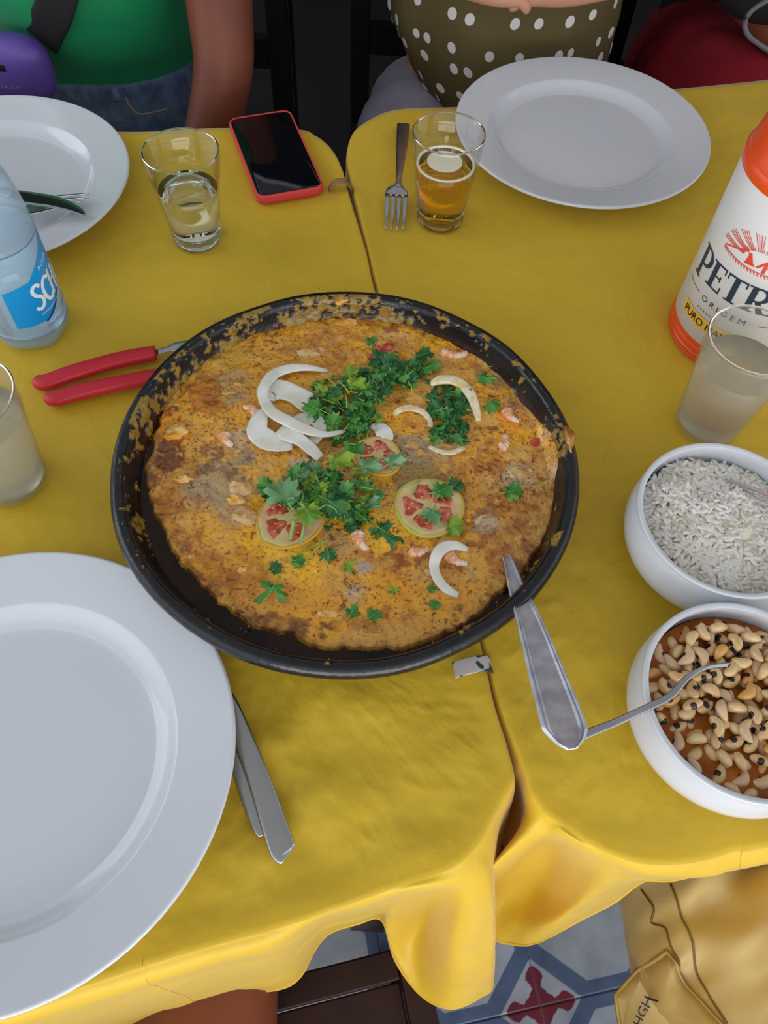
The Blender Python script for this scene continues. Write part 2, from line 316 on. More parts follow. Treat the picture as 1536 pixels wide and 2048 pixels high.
def cloth(st, extra, name, label, seed):
    E, S = [], []
    for e, s in st:
        E.append(un(*e)); S.append(s)
    for e in extra: E.append(np.array([e[0], e[1], 0.])); S.append(None)
    E = np.array(E); c = np.array([E[:, 0].mean(), E[:, 1].mean(), 0]); G = []
    for e, s in zip(E, S):
        sk = default_skirt(e, c, 20) if s is None else (default_skirt(e, c, 20, seam=True) if s == D else P3(s)); G.append([e]+sk)
    G = np.array(G); k = len(G); per = 14; N = k*per
    # skirt rows, smooth both ways
    rows = np.array([cr(G[:, r], N, True) for r in range(6)]); fine = []
    for j in range(N): 
        inn = rows[0, j]+(c-rows[0, j])*.03
        fine.append(cr(np.vstack([rows[:, j]]), 36))
    fine = np.array(fine)                                  # N x 36 x 3
    K = 70; V = []
    for r in range(K): V.append(c+(fine[:, 0]-c)*(((r+1)/(K+1))**.9))
    top = np.array(V); top[:, :, 2] = 0
    allr = np.concatenate([top, fine.transpose(1, 0, 2)], 0); nr = allr.shape[0]; A = allr.reshape(-1, 3)
    P2 = A.copy(); P2[:, 2] *= .6
    w = -.20*fbm(P2, .11, seed, 3)-.10*fbm(P2*[1, 1.6, 1], .45, seed+9, 3)
    for (ox, oy, ang, wd) in [(16, 14.5, .35, .10), (22, 12.6, .15, .12), (-6, 14, .1, .2), (3, 12, -.12, .18), (13, 74, .2, .12), (4, 17, .05, .15), (26, 24, -.2, .1), (18, 40, 1.2, .1)]:
        dd = (A[:, 0]-ox)*-math.sin(ang)+(A[:, 1]-oy)*math.cos(ang)+.35*(vnoise(A, .7, 5)-.5); al = (A[:, 0]-ox)*math.cos(ang)+(A[:, 1]-oy)*math.sin(ang)
        w += .07*np.exp(-(dd/wd)**2)*np.exp(-(al/4.)**2)
    w += -.24*np.abs(fbm(A, .55, seed+31, 4)-.5)*2*(.35+.65*np.clip((26-A[:, 1])/10, 0, 1))+.05*np.abs(fbm(A*[.6, 2.2, 1], .5, seed+33, 3)-.5)*2
    near = np.clip((24-A[:, 1])/10, 0, 1)*(vnoise(A*[1, 1, 1], .30, seed+3)-.6)*.75*np.clip(1-(A[:, 1]*0), 0, 1)
    rk = np.arange(K); edge = np.concatenate([np.clip((K-1-rk)/5., .12, 1).repeat(N), np.linspace(.12, .35, 36).repeat(N)])
    A[:, 2] += np.minimum(0, (w+near)*edge)
    sk = np.arange(nr).repeat(N) >= K
    lateral = (fbm(A, .35, seed+20, 3)-.5)*.5*np.clip((np.arange(nr).repeat(N)-K-3)/20, 0, 1)
    d = A[:, :2]-c[:2]; d /= np.linalg.norm(d, axis=1)[:, None]+1e-9; A[:, :2] += d*lateral[:, None]
    V = np.vstack([A, c+[0, 0, -.15]]); ci = len(V)-1
    F = [[r*N+j, r*N+(j+1) % N, (r+1)*N+(j+1) % N, (r+1)*N+j] for r in range(nr-1) for j in range(N)]+[[ci, (j+1) % N, j] for j in range(N)]
    F = [f[::-1] for f in F]
    o = obj(name, (V, F), M_cloth, org=(c[0], c[1], 0), label=label, cat='tablecloth')
    hem = A.reshape(nr, N, 3)[-2, ::2].copy(); hem[:, 2] -= .1
    obj('hem', tube(hem, .11, m=6, closed=True), M_cloth, o)
    return o, E
clL, EL = cloth(left, [(-55, 75), (-76, 72), (-80, 60), (-74, 20), (-66, -8), (-58, -15), (-40, -9)], 'tablecloth', 'yellow satin tablecloth on the left table, hanging lobe at its near corner', 3)
# right cloth: seam stations run from far to near on its left side
seamR = [((1500, 163), D), ((1380, 175), D), ((1250, 186), D), ((1100, 200), D), ((960, 212), D), ((840, 216), D), ((780, 222), D), ((735, 242), D), ((705, 268), D), ((695, 310), D), ((702, 350), D), ((712, 395), D), ((737, 495), D), ((762, 590), D), ((832, 790), D), ((912, 1070), D), ((970, 1290), D), ((998, 1400), D), ((1026, 1480), D), ((1042, 1520), D)]
clR, ER = cloth(seamR+right, [(40, 14), (60, 18), (74, 20), (80, 28), (84, 60), (80, 95), (70, 101), (55, 98)], 'tablecloth', 'yellow satin tablecloth on the right table, under the two food bowls', 11)
table(EL[:, :2], 'left wooden table under the yellow cloth, beside the seam')
table(ER[:, :2], 'right wooden table under the yellow cloth, carrying the bottle cooler')
print('cloth ok')

# ---------------------------------------------------------------- plates
def plate(c, R, label):
    k = R/13.3
    prof = [(0, .35), (6.8*k, .35), (7.0*k, 0), (7.5*k, 0), (7.8*k, .4), (9.6*k, 1.0), (12.4*k, 1.75), (13.2*k, 2.05), (13.32*k, 2.2), (13.2*k, 2.33), (12.9*k, 2.3), (11.5*k, 2.02), (10.1*k, 1.72), (9.75*k, 1.6), (9.2*k, 1.15), (8.6*k, .86), (7.8*k, .74), (4*k, .68), (0, .66)]
    p = np.array(prof[:]); q = [prof[0]]+[tuple(x) for x in cr(prof[1:-1], 72)]+[prof[-1]]
    t = thing('dinner_plate', (c[0], c[1], 0), label, 'plate', 'white dinner plates')
    obj('body', lathe(q, (c[0], c[1], 0), 160), M_china, t)
    return t
plate((17.81, 78.46), 13.1, 'empty white dinner plate by the beer glass at the far edge')
plate((-21.35, 11.6), 13.5, 'large-looking empty white plate nearest the camera, over two cutlery handles')
plate((-39.1, 64.5), 12.9, 'white dinner plate behind the water bottle, holding a knife and fork')

# ---------------------------------------------------------------- clay pan, crusted wall, stew
pan = thing('clay_pan', (-2.85, 33.15, 0), 'wide black clay pan full of orange fish stew', 'pan')
pc = (-2.85, 33.15)
prof = [(0, .3), (9.5, .3), (10.2, 0), (11, 0), (12.4, .5), (14.2, 1.7), (15.6, 3.1), (16.3, 3.9), (16.36, 4.4), (16.15, 4.75), (15.8, 4.85), (15.45, 4.75), (15.25, 4.4), (15.1, 3.9), (14.8, 3.2), (14.2, 2.2), (13.0, 1.3), (11, .9), (6, .8), (0, .8)]
q = [prof[0]]+[tuple(x) for x in cr(prof[1:-1], 120)]+[prof[-1]]
pv, pf = lathe(q, (pc[0], pc[1], 0), 720)
r0 = np.hypot(pv[:, 0]-pc[0], pv[:, 1]-pc[1]); an = np.degrees(np.arctan2(pv[:, 1]-pc[1], pv[:, 0]-pc[0])) % 360
nn = fbm(pv, 2.6, 4, 5)*.55+fbm(pv, .5, 14, 3)*.45
rimm = (pv[:, 2] > 2.3) & (r0 > 13.4)
# hand-shaped wall: slight waviness
wob = (vnoise(np.c_[np.cos(np.radians(an))*3, np.sin(np.radians(an))*3, pv[:, 2]*.1], 1., 8)-.5)*.25
pv[:, 0] += (pv[:, 0]-pc[0])/np.maximum(r0, 1)*wob; pv[:, 1] += (pv[:, 1]-pc[1])/np.maximum(r0, 1)*wob
inner = (r0 < 15.75) & rimm
def angw(a, c, w): d = np.abs((a-c+180) % 360-180); return np.clip(1.3-d/w, 0, 1)
amt = np.maximum.reduce([angw(an, 165, 55), angw(an, 100, 45), angw(an, 205, 25)*.8, angw(an, 50, 40)*.7, angw(an, 10, 14), angw(an, 330, 25)*.35, angw(an, 240, 30)*.3])
crust = inner & (nn > .675-.155*amt) & (amt > .05)
base = np.tile(np.array(C8(22, 22, 25)), (len(pv), 1)); base += ((fbm(pv, .6, 3)-.5)[:, None])*.012
cc = np.array(C8(156, 122, 44))[None]*(.3+1.0*fbm(pv, 3., 6, 3))[:, None]
base[crust] = cc[crust]
nrmx = -(pv[crust, :2]-np.array(pc))/r0[crust][:, None]; hgt = .10+.10*fbm(pv[crust], 5., 77, 2); pv[crust, :2] += nrmx*hgt[:, None]*.6; pv[crust, 2] += hgt*.5
r_low = (r0 < 15.2) & (pv[:, 2] < 3.6) & (pv[:, 2] > .9) & (fbm(pv, .9, 31, 3) > .42)
base[r_low & ~crust] = np.array(C8(52, 26, 12))
M_clay = mat('black_clay', (1, 1, 1), .24, spec=.6, attr='Col', bs=220, bst=.35, bd=.0012, rvar=.14)
obj('pan_wall', (pv, pf), M_clay, pan, vcol=np.clip(base, 0, 1))

SZ = 3.15
def stew_z(x, y):
    P = np.c_[np.atleast_1d(x), np.atleast_1d(y), np.zeros(np.size(x))]
    return SZ+.30*(fbm(P, .45, 41, 3)-.5)+.26*(fbm(P, 1.3, 42, 4)-.5)
def build_stew():
    na, nrr = 860, 290; sc = np.array([-2.35, 34.0]); V = []; 
    a = np.linspace(0, 2*math.pi, na, endpoint=False)
    ca = np.c_[np.cos(a)*1., np.sin(a), a*0]
    ro = 15.0+.5*(fbm(ca, 3.0, 51, 3)-.5)*2+.45*(fbm(ca, 16.0, 55, 5)-.5)*2
    deg = np.degrees(a)
    for c_, w_, s_ in [(9, 8, .8), (0, 8, .1), (232, 22, -.45), (200, 14, -.4), (182, 6, .3), (258, 5, -.5), (272, 4, -.35), (160, 10, .1), (320, 22, -.3), (95, 14, .2), (300, 12, .2)]:
        d = (deg-c_+180) % 360-180; ro = ro+s_*np.exp(-(d/w_)**2)
    rr = np.linspace(0, 1, nrr)[1:]; rr = 1-(1-rr)**1.15
    X = sc[0]+ro[None]*np.cos(a)[None]*rr[:, None]; Y = sc[1]+ro[None]*np.sin(a)[None]*rr[:, None]
    T = np.repeat(rr[:, None], na, 1); X = X.ravel(); Y = Y.ravel(); T = T.ravel()
    Z = stew_z(X, Y); P0 = np.c_[X, Y, np.zeros(len(X))]
    rp = np.hypot(X-pc[0], Y-pc[1]); edge = np.clip((1-T)/.02, 0, 1); 
    ovf = np.exp(-((((np.degrees(np.arctan2(Y-pc[1], X-pc[0]))-9+180) % 360-180)/11)**2)); Z = Z+.10*(fbm(P0, 4.5, 43, 3)-.5)+np.minimum(np.clip(rp-14.5, 0, 2)*1.5, 2.0)*ovf
    Z = Z-.40*(1-edge)**2
    P = np.c_[X, Y, np.zeros(len(X))]; u, v = proj(np.c_[X, Y, Z])
    A = lambda *c: np.array(C8(*c))
    n1 = fbm(P, .35, 61, 4)[:, None]; n2 = fbm(P, 1.6, 62, 4)[:, None]; n3 = fbm(P, 5., 63, 3)[:, None]
    n1 = np.clip((n1-.5)*3+.5, 0, 1); col = A(242, 174, 30)*(1-n1)+A(216, 160, 72)*n1
    col = col*(.66+.66*n2)
    m = np.clip((n2-.54)*8, 0, 1)*np.clip((n3-.45)*6, 0, 1)*.5; col = col*(1-m)+A(176, 88, 18)*m
    n4 = fbm(P, .8, 64, 4)[:, None]; m = np.clip((n4-.57)*9, 0, 1)*.35; col = col*(1-m)+A(226, 186, 110)*m
    n5 = fbm(P, .28, 66, 5)[:, None]; m = np.clip((n5-.54)*7, 0, 1)*np.clip((n2-.40)*5, 0, 1)*.6; col = col*(1-m)+A(158, 74, 16)*m
    hl = np.clip((.215-vnoise(P, 2.3, 67)[:, None])*12, 0, 1)*np.clip((n5-.44)*8, 0, 1); col = col*(1-.7*hl)+A(92, 44, 14)*.7*hl
    def blob(bu, bv, r, c, s=1., ry=None, rag=.5):
        nonlocal col
        d = np.sqrt(((u-bu)/r)**2+((v-bv)/(ry or r*.85))**2)+rag*1.5*((fbm(P, 1.5, int(bu) % 50, 5)-.5)*2)
        w = (np.clip(1.12-d, 0, .28)/.28)[:, None]*s; w = w*np.clip((n2-.30)*4, .15, 1) if rag > 1 else w; col = col*(1-w)+np.array(c)*w
    G1, G2, G3 = A(172, 152, 112), A(158, 138, 108), A(188, 172, 140)
    for b in [(472, 775, 38, G2, .8), (440, 965, 62, G1, .8), (400, 985, 40, G1, .6), (835, 955, 62, A(160, 128, 72), .9, 52), (820, 895, 40, G2, .8), (1036, 952, 36, G3, .8), (966, 1045, 26, G3, .9), (712, 1185, 22, A(176, 160, 140), .9), (730, 1133, 16, A(178, 160, 140), .9), (838, 1148, 30, G2, .7), (925, 1150, 28, G2, .6), (605, 940, 36, A(200, 184, 150), .8), (650, 1080, 60, A(176, 140, 90), .7, 32), (480, 880, 25, G3, .6), (495, 915, 20, G2, .8), (880, 900, 30, G2, .5), (755, 765, 60, A(150, 120, 60), .6), (470, 1030, 30, A(170, 140, 110), .6), (1000, 750, 20, G2, .4), (700, 880, 60, A(150, 110, 60), .6),
              (345, 855, 40, A(238, 150, 20), .8), (412, 795, 40, A(196, 110, 24), .6), (488, 825, 30, A(236, 160, 40), .8), (560, 760, 120, A(226, 160, 36), .5), (720, 640, 40, A(222, 160, 50), .7), (1025, 835, 30, A(240, 150, 20), .8), (640, 1225, 60, A(232, 160, 34), .7), (770, 1060, 60, A(240, 180, 30), .8), (580, 1110, 70, A(240, 184, 40), .7), (860, 1190, 80, A(228, 158, 30), .6), (770, 1200, 60, A(222, 150, 30), .5), (1090, 960, 40, A(206, 160, 80), .6), (1010, 1150, 50, A(206, 150, 60), .5), (440, 700, 60, A(196, 152, 50), .6), (360, 1100, 50, A(214, 150, 60), .6), (520, 1200, 80, A(214, 148, 48), .6), (1080, 800, 60, A(196, 146, 90), .6), (1120, 850, 40, A(190, 136, 72), .8)]: blob(*b)
    R1, R2, R3 = A(132, 60, 14), A(96, 40, 22), A(160, 84, 20)
    for b in [(400, 930, 70, R2, .6, 22, 1.3), (340, 915, 28, R2, .8, 40, 1.), (330, 1050, 50, R1, .5, 70, 1.3), (385, 1165, 40, R2, .7, 18, 1.2), (420, 1145, 50, R1, .5, 30, 1.3), (960, 1000, 75, R1, .6, 60, 1.3), (935, 960, 50, R3, .6, 60, 1.2), (640, 700, 80, R3, .5, 50, 1.3), (990, 690, 60, R3, .6, 40, 1.2), (900, 650, 90, R3, .6, 30, 1.2), (735, 640, 80, R1, .6, 20, 1.2), (1050, 760, 60, A(140, 104, 80), .6, 40, 1.2), (820, 1120, 40, R1, .8, 14, 1.1), (905, 1135, 40, R1, .8, 12, 1.1), (1035, 1130, 40, R3, .6, 30, 1.2), (760, 1240, 100, R1, .5, 20, 1.3), (560, 1250, 80, A(90, 44, 20), .6, 22, 1.3), (480, 1150, 80, R3, .5, 60, 1.3), (1075, 1000, 40, R3, .5, 60, 1.2), (1000, 1065, 60, R1, .5, 40, 1.3), (420, 800, 34, R1, .6, 40, 1.3), (300+55, 980, 50, R3, .5, 40, 1.3)]: blob(*b)
    # oily rim of the surface
    e = np.clip((T[:, None]-.955+.05*(n2-.5)*4)/.05, 0, 1); col = col*(1-e*.55)+A(84, 44, 18)*e*.55
    sp = np.clip((fbm(P, 5., 71, 2)[:, None]-.68)*14, 0, 1)*np.clip((fbm(P, .4, 72, 2)[:, None]-.4)*5, 0, 1); col = col*(1-sp*.8)+A(96, 36, 14)*sp*.8
    V = np.c_[X, Y, Z]; n = nrr-1
    F = [[r*na+j, r*na+(j+1) % na, (r+1)*na+(j+1) % na, (r+1)*na+j] for r in range(n-1) for j in range(na)]
    F = [f[::-1] for f in F]; ci = len(V); V = np.vstack([V, [sc[0], sc[1], SZ]]); F += [[ci, j, (j+1) % na] for j in range(na)]
    col = np.vstack([col, col[0]])
    return V, F, np.clip(col, 0, 1), sc
sV, sF, sC, sc = build_stew()
M_stew = mat('stew_foam', (1, 1, 1), .14, spec=.5, attr='Col', col2=(.66, .44, .22), vs_=420, vlo=.55, vhi=.70, bs=150, bst=.6, bd=.002, rvar=.06, detail=6, coat=.5)
stew = obj('fish_stew', (sV, sF), M_stew, org=(sc[0], sc[1], 2.5), label='foamy orange fish stew with brown oil specks, filling the black clay pan', cat='stew', kind='stuff', vcol=sC)
obj('broth', lathe([(0, SZ-.30), (12, SZ-.30), (14.6, SZ-.30), (14.95, SZ-.27), (14.7, SZ-.6), (13, 1.6), (8, 1.2), (0, 1.1)], (*pc, 0), 120), mat('oily_broth', C8(40, 18, 8), .12, spec=.4, col2=C8(20, 11, 9), vs_=50), stew, kind='stuff')
print('stew ok')
def on_stew(u, v, dz=0.):
    p = un(u, v, SZ); z = float(stew_z(p[0], p[1])[0]); p = un(u, v, z+dz); return p
def bubbles():
    L = []
    for (bu, bv, s, k) in [(480, 770, 26, 26), (500, 880, 26, 30), (735, 1080, 22, 20), (560, 1100, 30, 16), (760, 990, 22, 50), (790, 1010, 40, 16), (705, 1170, 22, 24), (770, 1060, 26, 14), (640, 1090, 50, 60), (1050, 980, 24, 30), (870, 870, 30, 12), (895, 880, 25, 10), (560, 905, 10, 4), (850, 840, 26, 8), (440, 920, 40, 20), (940, 870, 20, 14), (1030, 880, 18, 12), (700, 1020, 60, 30), (950, 780, 20, 10), (840, 720, 40, 14), (600, 640, 90, 20), (420, 880, 90, 60), (560, 1180, 110, 60), (800, 1200, 110, 60), (960, 1080, 80, 50), (1000, 900, 80, 50), (800, 860, 60, 40), (560, 700, 100, 50)]:
        for i in range(k):
            p = on_stew(bu+random.gauss(0, s*.6), bv+random.gauss(0, s*.45)); r = random.choice([.035, .045, .055, .07, .1])
            L.append(lathe([(r, -.02), (r*.8, r*.5), (r*.45, r*.75), (0, r*.85)], tuple(p), 8))
    return join(*L)
obj('bubble', bubbles(), mat('bubble_film', C8(190, 116, 36), .04, trans=.5, spec=.8), stew, kind='stuff')

# ---------------------------------------------------------------- things in the stew
M_onion = mat('onion', C8(250, 249, 242), .22, spec=.5, bs=90, bst=.2, coat=.3, col2=C8(232, 229, 212), vs_=45, translucent=(.15, C8(245, 240, 220)))
M_onion2 = mat('onion_stained', C8(226, 200, 140), .25, spec=.5, sss=.2, bs=150, bst=.1, col2=C8(236, 228, 200), vs_=150, coat=.2)
def onion(L, th, label, roll=0., m=M_onion, n=26, closed=False):
    L = np.array(L, float)
    L = cr(L, n, closed); P = np.array([on_stew(a[0], a[1], a[2]) for a in L]); w = np.array([a[3]*depth(p)/FPX for a, p in zip(L, P)])
    return obj('onion_ring', ribbon(P, w*1.12, th, m=16, e=.45, roll=roll, closed=closed), m, org=P[len(P)//2], label=label, cat='onion', group='sliced onion in the stew')
onion([(655, 742, .1, 6), (620, 736, .35, 12), (585, 736, .5, 18), (548, 748, .6, 22), (528, 775, .7, 20), (528, 800, .8, 20), (545, 825, .9, 22), (575, 842, .9, 24), (610, 858, .8, 22), (650, 869, .6, 12), (690, 862, .35, 7)], .22, 'large thin white onion ring tilted over the left onion pieces')
onion([(533, 800, .25, 30), (540, 782, .3, 50), (565, 780, .35, 44), (592, 790, .35, 40), (615, 805, .3, 44), (630, 822, .15, 30)], .22, 'broad pale onion petal inside the large onion ring')
onion([(535, 815, .3, 12), (520, 838, .4, 30), (515, 862, .4, 40), (535, 880, .4, 44), (560, 888, .4, 34), (585, 892, .2, 16)], .22, 'wide white onion wedge pointing left below the large ring')
onion([(560, 858, .5, 22), (575, 866, .6, 36), (600, 880, .6, 26), (622, 898, .5, 24), (640, 916, .3, 18)], .2, 'narrow white onion strip running down to the yellow cilantro leaf')
onion([(585, 850, .3, 20), (605, 840, .35, 30), (632, 840, .3, 26), (640, 862, .2, 22), (625, 885, .15, 18)], .2, 'curled onion piece tucked under the right side of the large ring')
onion([(742, 852, .1, 10), (762, 858, .3, 28), (770, 875, .3, 30), (758, 890, .1, 14)], .22, 'round white onion petal right of the central cilantro pile')
onion([(862, 768, .3, 10), (880, 760, .6, 18), (905, 760, .6, 20), (928, 773, .5, 20), (944, 795, .4, 18), (952, 820, .25, 15), (957, 842, .05, 9)], .3, 'yellowish curved onion ring arching over the right cilantro pile', m=M_onion2)
onion([(788, 830, .0, 8), (800, 820, .12, 12), (820, 816, .16, 14), (842, 822, .14, 12), (858, 838, .05, 10), (862, 855, 0, 8)], .2, 'half-sunken onion arc in the middle of the stew', m=M_onion2)
onion([(935, 1100, .03, 8), (912, 1091, .25, 17), (888, 1095, .35, 22), (873, 1112, .4, 21), (868, 1135, .4, 18), (877, 1160, .35, 18), (895, 1180, .2, 17), (916, 1191, .05, 10)], .3, 'crisp white crescent of onion at the lower right of the stew')
onion([(590, 948, .02, 26), (606, 942, .1, 34), (622, 946, .02, 24)], .15, 'onion piece half sunk above the left tomato slice', m=M_onion2)
onion([(858, 893, .0, 8), (880, 903, .06, 9), (905, 905, .06, 10), (928, 895, .0, 8)], .15, 'thin sunken onion arc under the right cilantro pile', m=M_onion2)

M_tskin = mat('tomato_skin', C8(200, 158, 44), .2, coat=.4, bs=40, bst=.05)
M_tskin2 = mat('tomato_skin_green', C8(182, 176, 70), .2, coat=.4, bs=40, bst=.05)
M_tflesh = mat('tomato_flesh', C8(206, 196, 124), .28, sss=.2, col2=C8(216, 170, 130), vs_=120, bs=200, bst=.2)
M_tgel = mat('tomato_gel', C8(170, 58, 36), .12, sss=.2, col2=C8(212, 116, 84), vs_=220, bs=400, bst=.3, coat=.5)
M_seed = mat('tomato_seed', C8(222, 180, 110), .4, bs=400, bst=.1)
def tomato(u, v, ru, rv, rot, label, sk, tilt=0.):
    c = on_stew(u, v, .09); k = depth(c)/FPX; rx = ru*k; ry = rv*k*1.18; t = thing('tomato_slice', (c[0], c[1], c[2]-.2), label, 'tomato', 'tomato slices in the stew')
    def T(P):
        P = np.array(P, float); x = P[:, 0]*rx; y = P[:, 1]*ry; cs, sn = math.cos(rot), math.sin(rot)
        return np.c_[c[0]+x*cs-y*sn, c[1]+x*sn+y*cs, c[2]+P[:, 2]+tilt*P[:, 0]]
    a = np.linspace(0, 2*math.pi, 48, endpoint=False); wob = 1+.03*np.sin(3*a+1)
    R = []
    for r, z in [(1., -.15), (1.02, 0.), (1.0, .12), (.95, .17), (.90, .14)]: R.append(T(np.c_[np.cos(a)*r*wob, np.sin(a)*r*wob, a*0+z]))
    obj('skin', loft(R, caps=False), sk, t)
    R = [T(np.c_[np.cos(a)*r*wob, np.sin(a)*r*wob, z+.03*np.sin(9*a)*r]) for r, z in [(.97, -.12), (.955, .12), (.9, .17), (.8, .15), (.7, .1), (.5, .1), (.3, .1), (.12, .1)]]
    obj('flesh', loft(R), M_tflesh, t)
    for q in range(5):
        a0 = q*2*math.pi/5+.5; b = np.linspace(0, 2*math.pi, 16, endpoint=False); R = []
        for s, z in [(1, .05), (.94, .12), (.7, .15), (.35, .16), (.05, .15)]:
            ir = 1+.22*np.sin(3*b+q*2.1)+.1*np.sin(7*b+q); x = .5+s*.31*np.cos(b)*ir; w = (s*.34*np.sin(b))*(.35+1.0*x)*ir; R.append(T(np.c_[x*np.cos(a0)-w*np.sin(a0), x*np.sin(a0)+w*np.cos(a0), b*0+z]))
        g = obj('gel', loft(R), M_tgel, t)
        for w_ in range(3):
            x = .35+.12*w_; w = .08*(-1)**w_; p = T([(x*math.cos(a0)-w*math.sin(a0), x*math.sin(a0)+w*math.cos(a0), .16)])[0]
            e_, f_ = ellipsoid(1, 8, 5); obj('seed', (e_*np.array([.09, .055, .03])+p, f_), M_seed, g)
    return t
tomato(582, 1034, 66, 66, -.4, 'tomato slice with yellow skin under the lower cilantro pile', M_tskin)
tomato(858, 1014, 70, 59, .2, 'tomato slice with green-yellow skin and a grey-green cilantro leaf on it', M_tskin2)
tomato(755, 912, 46, 44, .9, 'tomato slice mostly hidden behind the central cilantro', M_tskin)
M_tred = mat('tomato_chunk', C8(190, 50, 36), .2, sss=.2, col2=C8(214, 110, 90), vs_=150, bs=150, bst=.3, coat=.4)
M_fish = mat('fish_flesh', C8(212, 180, 130), .22, coat=.3, sss=.2, col2=C8(204, 140, 44), vs_=90, vlo=.42, vhi=.6, bs=180, bst=.5)
M_fish2 = mat('orange_fish', C8(228, 150, 36), .22, sss=.2, col2=C8(236, 206, 130), vs_=90, bs=180, bst=.5, coat=.3)
M_shr = mat('shrimp_flesh', C8(232, 150, 96), .28, sss=.2, col2=C8(240, 214, 190), vs_=200, bs=180, bst=.3, coat=.3)
def chunk(u, v, a, b, h, rot, m, name, label, cat, group, dz=0., seed=0):
    c = on_stew(u, v, 0); k = depth(c)/FPX; e, f = ellipsoid(1, 32, 20); e = e*(1+.6*(fbm(e, 1.3, seed+80, 3)-.5)[:, None])
    e = np.sign(e)*np.abs(e)**.85; x, y = e[:, 0]*a*k, e[:, 1]*b*k; cs, sn = math.cos(rot), math.sin(rot)
    V = np.c_[c[0]+x*cs-y*sn, c[1]+x*sn+y*cs, c[2]+dz-.16+e[:, 2]*h]; V += .5*(np.c_[fbm(V, 1.6, seed, 4), fbm(V, 1.6, seed+50, 4), fbm(V, 2.0, seed+90, 4)]-.5)*np.array([1, 1, .7])*1.5
    return obj(name, (V, f), m, label=label, cat=cat, group=group)
FG = 'pieces of fish in the stew'
for i, a in enumerate([
 (352, 862, 26, 18, .42, .4, M_fish2, 'orange fish piece with a bright tip at the left edge of the stew'),
 (485, 975, 30, 20, .45, .6, M_fish, 'pale flaky fish chunk left of the lower cilantro pile, upper of the pair'),
 (492, 1030, 26, 22, .4, -.6, M_fish, 'pale fish chunk touching the left tomato slice, lower of the pair'),
 (470, 1000, 20, 12, .4, .1, M_fish2, 'small yellow fish flake between the two pale chunks'),
 (625, 703, 30, 17, .3, .1, M_fish, 'brownish fish piece above the large onion ring'),
 (365, 958, 22, 12, .25, .2, M_fish2, 'yellow-white fish flake near the left wall of the pan'),
 (705, 645, 34, 13, .3, 0, M_fish2, 'shredded orange fish flake at the far edge of the stew'),
 (1040, 945, 28, 22, .25, .4, M_fish, 'cloudy pale fish piece half sunk near the right wall'),
 (968, 1044, 20, 17, .18, .1, M_fish, 'pale round fish piece right of the green-skinned tomato slice'),
 (1072, 882, 15, 12, .3, .1, M_tred, 'small reddish fish piece close to the overflow on the right'),
 (483, 1140, 14, 13, .3, 0, M_fish2, 'little yellow fish crumb in the lower left of the stew'),
 (655, 1225, 34, 12, .28, .1, M_fish2, 'yellow shredded fish flake at the near edge of the stew'),
 (470, 775, 28, 18, .2, .2, M_fish, 'greyish sunken fish piece left of the large onion ring'),
 (712, 1186, 20, 16, .16, .0, M_fish, 'grey-white fish nub below the big dark cilantro leaf'),
 (822, 895, 26, 22, .18, .0, M_fish, 'grey sunken fish piece below the onion arc'),
 (735, 1134, 15, 11, .18, .0, M_fish, 'tiny pale fish nub above the grey-white one'),
 (845, 1148, 26, 13, .16, .3, M_fish, 'sunken grey fish strip beside the onion crescent'),
 (690, 626, 18, 8, .25, .3, M_fish2, 'yellow egg-like crust lump stuck on the far rim')]):
    chunk(a[0], a[1], a[2], a[3], a[4], a[5], a[6], 'fish_piece', a[7], 'fish', FG, seed=i, dz=(1.5 if i == 17 else 0.))
chunk(768, 698, 22, 11, .4, .3, M_tred, 'tomato_chunk', 'red tomato chunk at the top of the stew above the cilantro', 'tomato', None, seed=40)
chunk(742, 712, 12, 9, .3, -.3, M_tred, 'tomato_chunk', 'smaller red tomato chunk just left of the top one', 'tomato', None, seed=41)
def shrimp(u, v, L, rot, curl, label):
    c = on_stew(u, v, 0.); k = depth(c)/FPX; L = L*k; n = 22; P = []; w = []
    for i in range(n):
        t = i/(n-1); a = rot+curl*(t-.5); P.append([0, 0, 0] if not P else [P[-1][0]+math.cos(a)*L/n, P[-1][1]+math.sin(a)*L/n, 0])
        w.append(1.05*(1-.6*t)*(.6+.4*min(1, t*8))*(1+.10*math.cos(t*2*math.pi*6)))
    P = np.array(P); P -= P.mean(0); P += c+[0, 0, -.06]
    t = thing('shrimp', c, label, 'shrimp', 'shrimp in the stew'); obj('body', ribbon(P, np.array(w), np.array(w)*.95, m=12, e=1.), M_shr, t)
    for s in (-1, 1):
        d = P[-1]-P[-3]; d /= np.linalg.norm(d); q = np.array([d[1], -d[0], 0])*s
        obj('tail_fin', ribbon(np.array([P[-1], P[-1]+d*.2+q*.12, P[-1]+d*.42+q*.24]), [.1, .22, .12], .05), M_tred, t)
    return t
for a in [(505, 822, 50, 2.4, 1.8, 'pink shrimp touching the left of the large onion ring'), (1008, 884, 40, 1.2, 1.6, 'pink shrimp with a white end in the right part of the stew'), (1022, 832, 44, -.9, 1.4, 'bright orange shrimp above the pink one on the right'), (722, 1082, 52, -1.1, 1.3, 'shrimp beside the big dark cilantro leaf'), (838, 1102, 44, .2, 1.2, 'shrimp between the tomato slice and the onion crescent'), (912, 1120, 50, -.5, 1.1, 'curled white and orange shrimp inside the onion crescent'), (910, 708, 56, .0, 1.7, 'pale shrimp at the top right above the onion ring'), (455, 880, 40, -1., 1.5, 'small shrimp left of the white onion wedge')]: shrimp(*a)

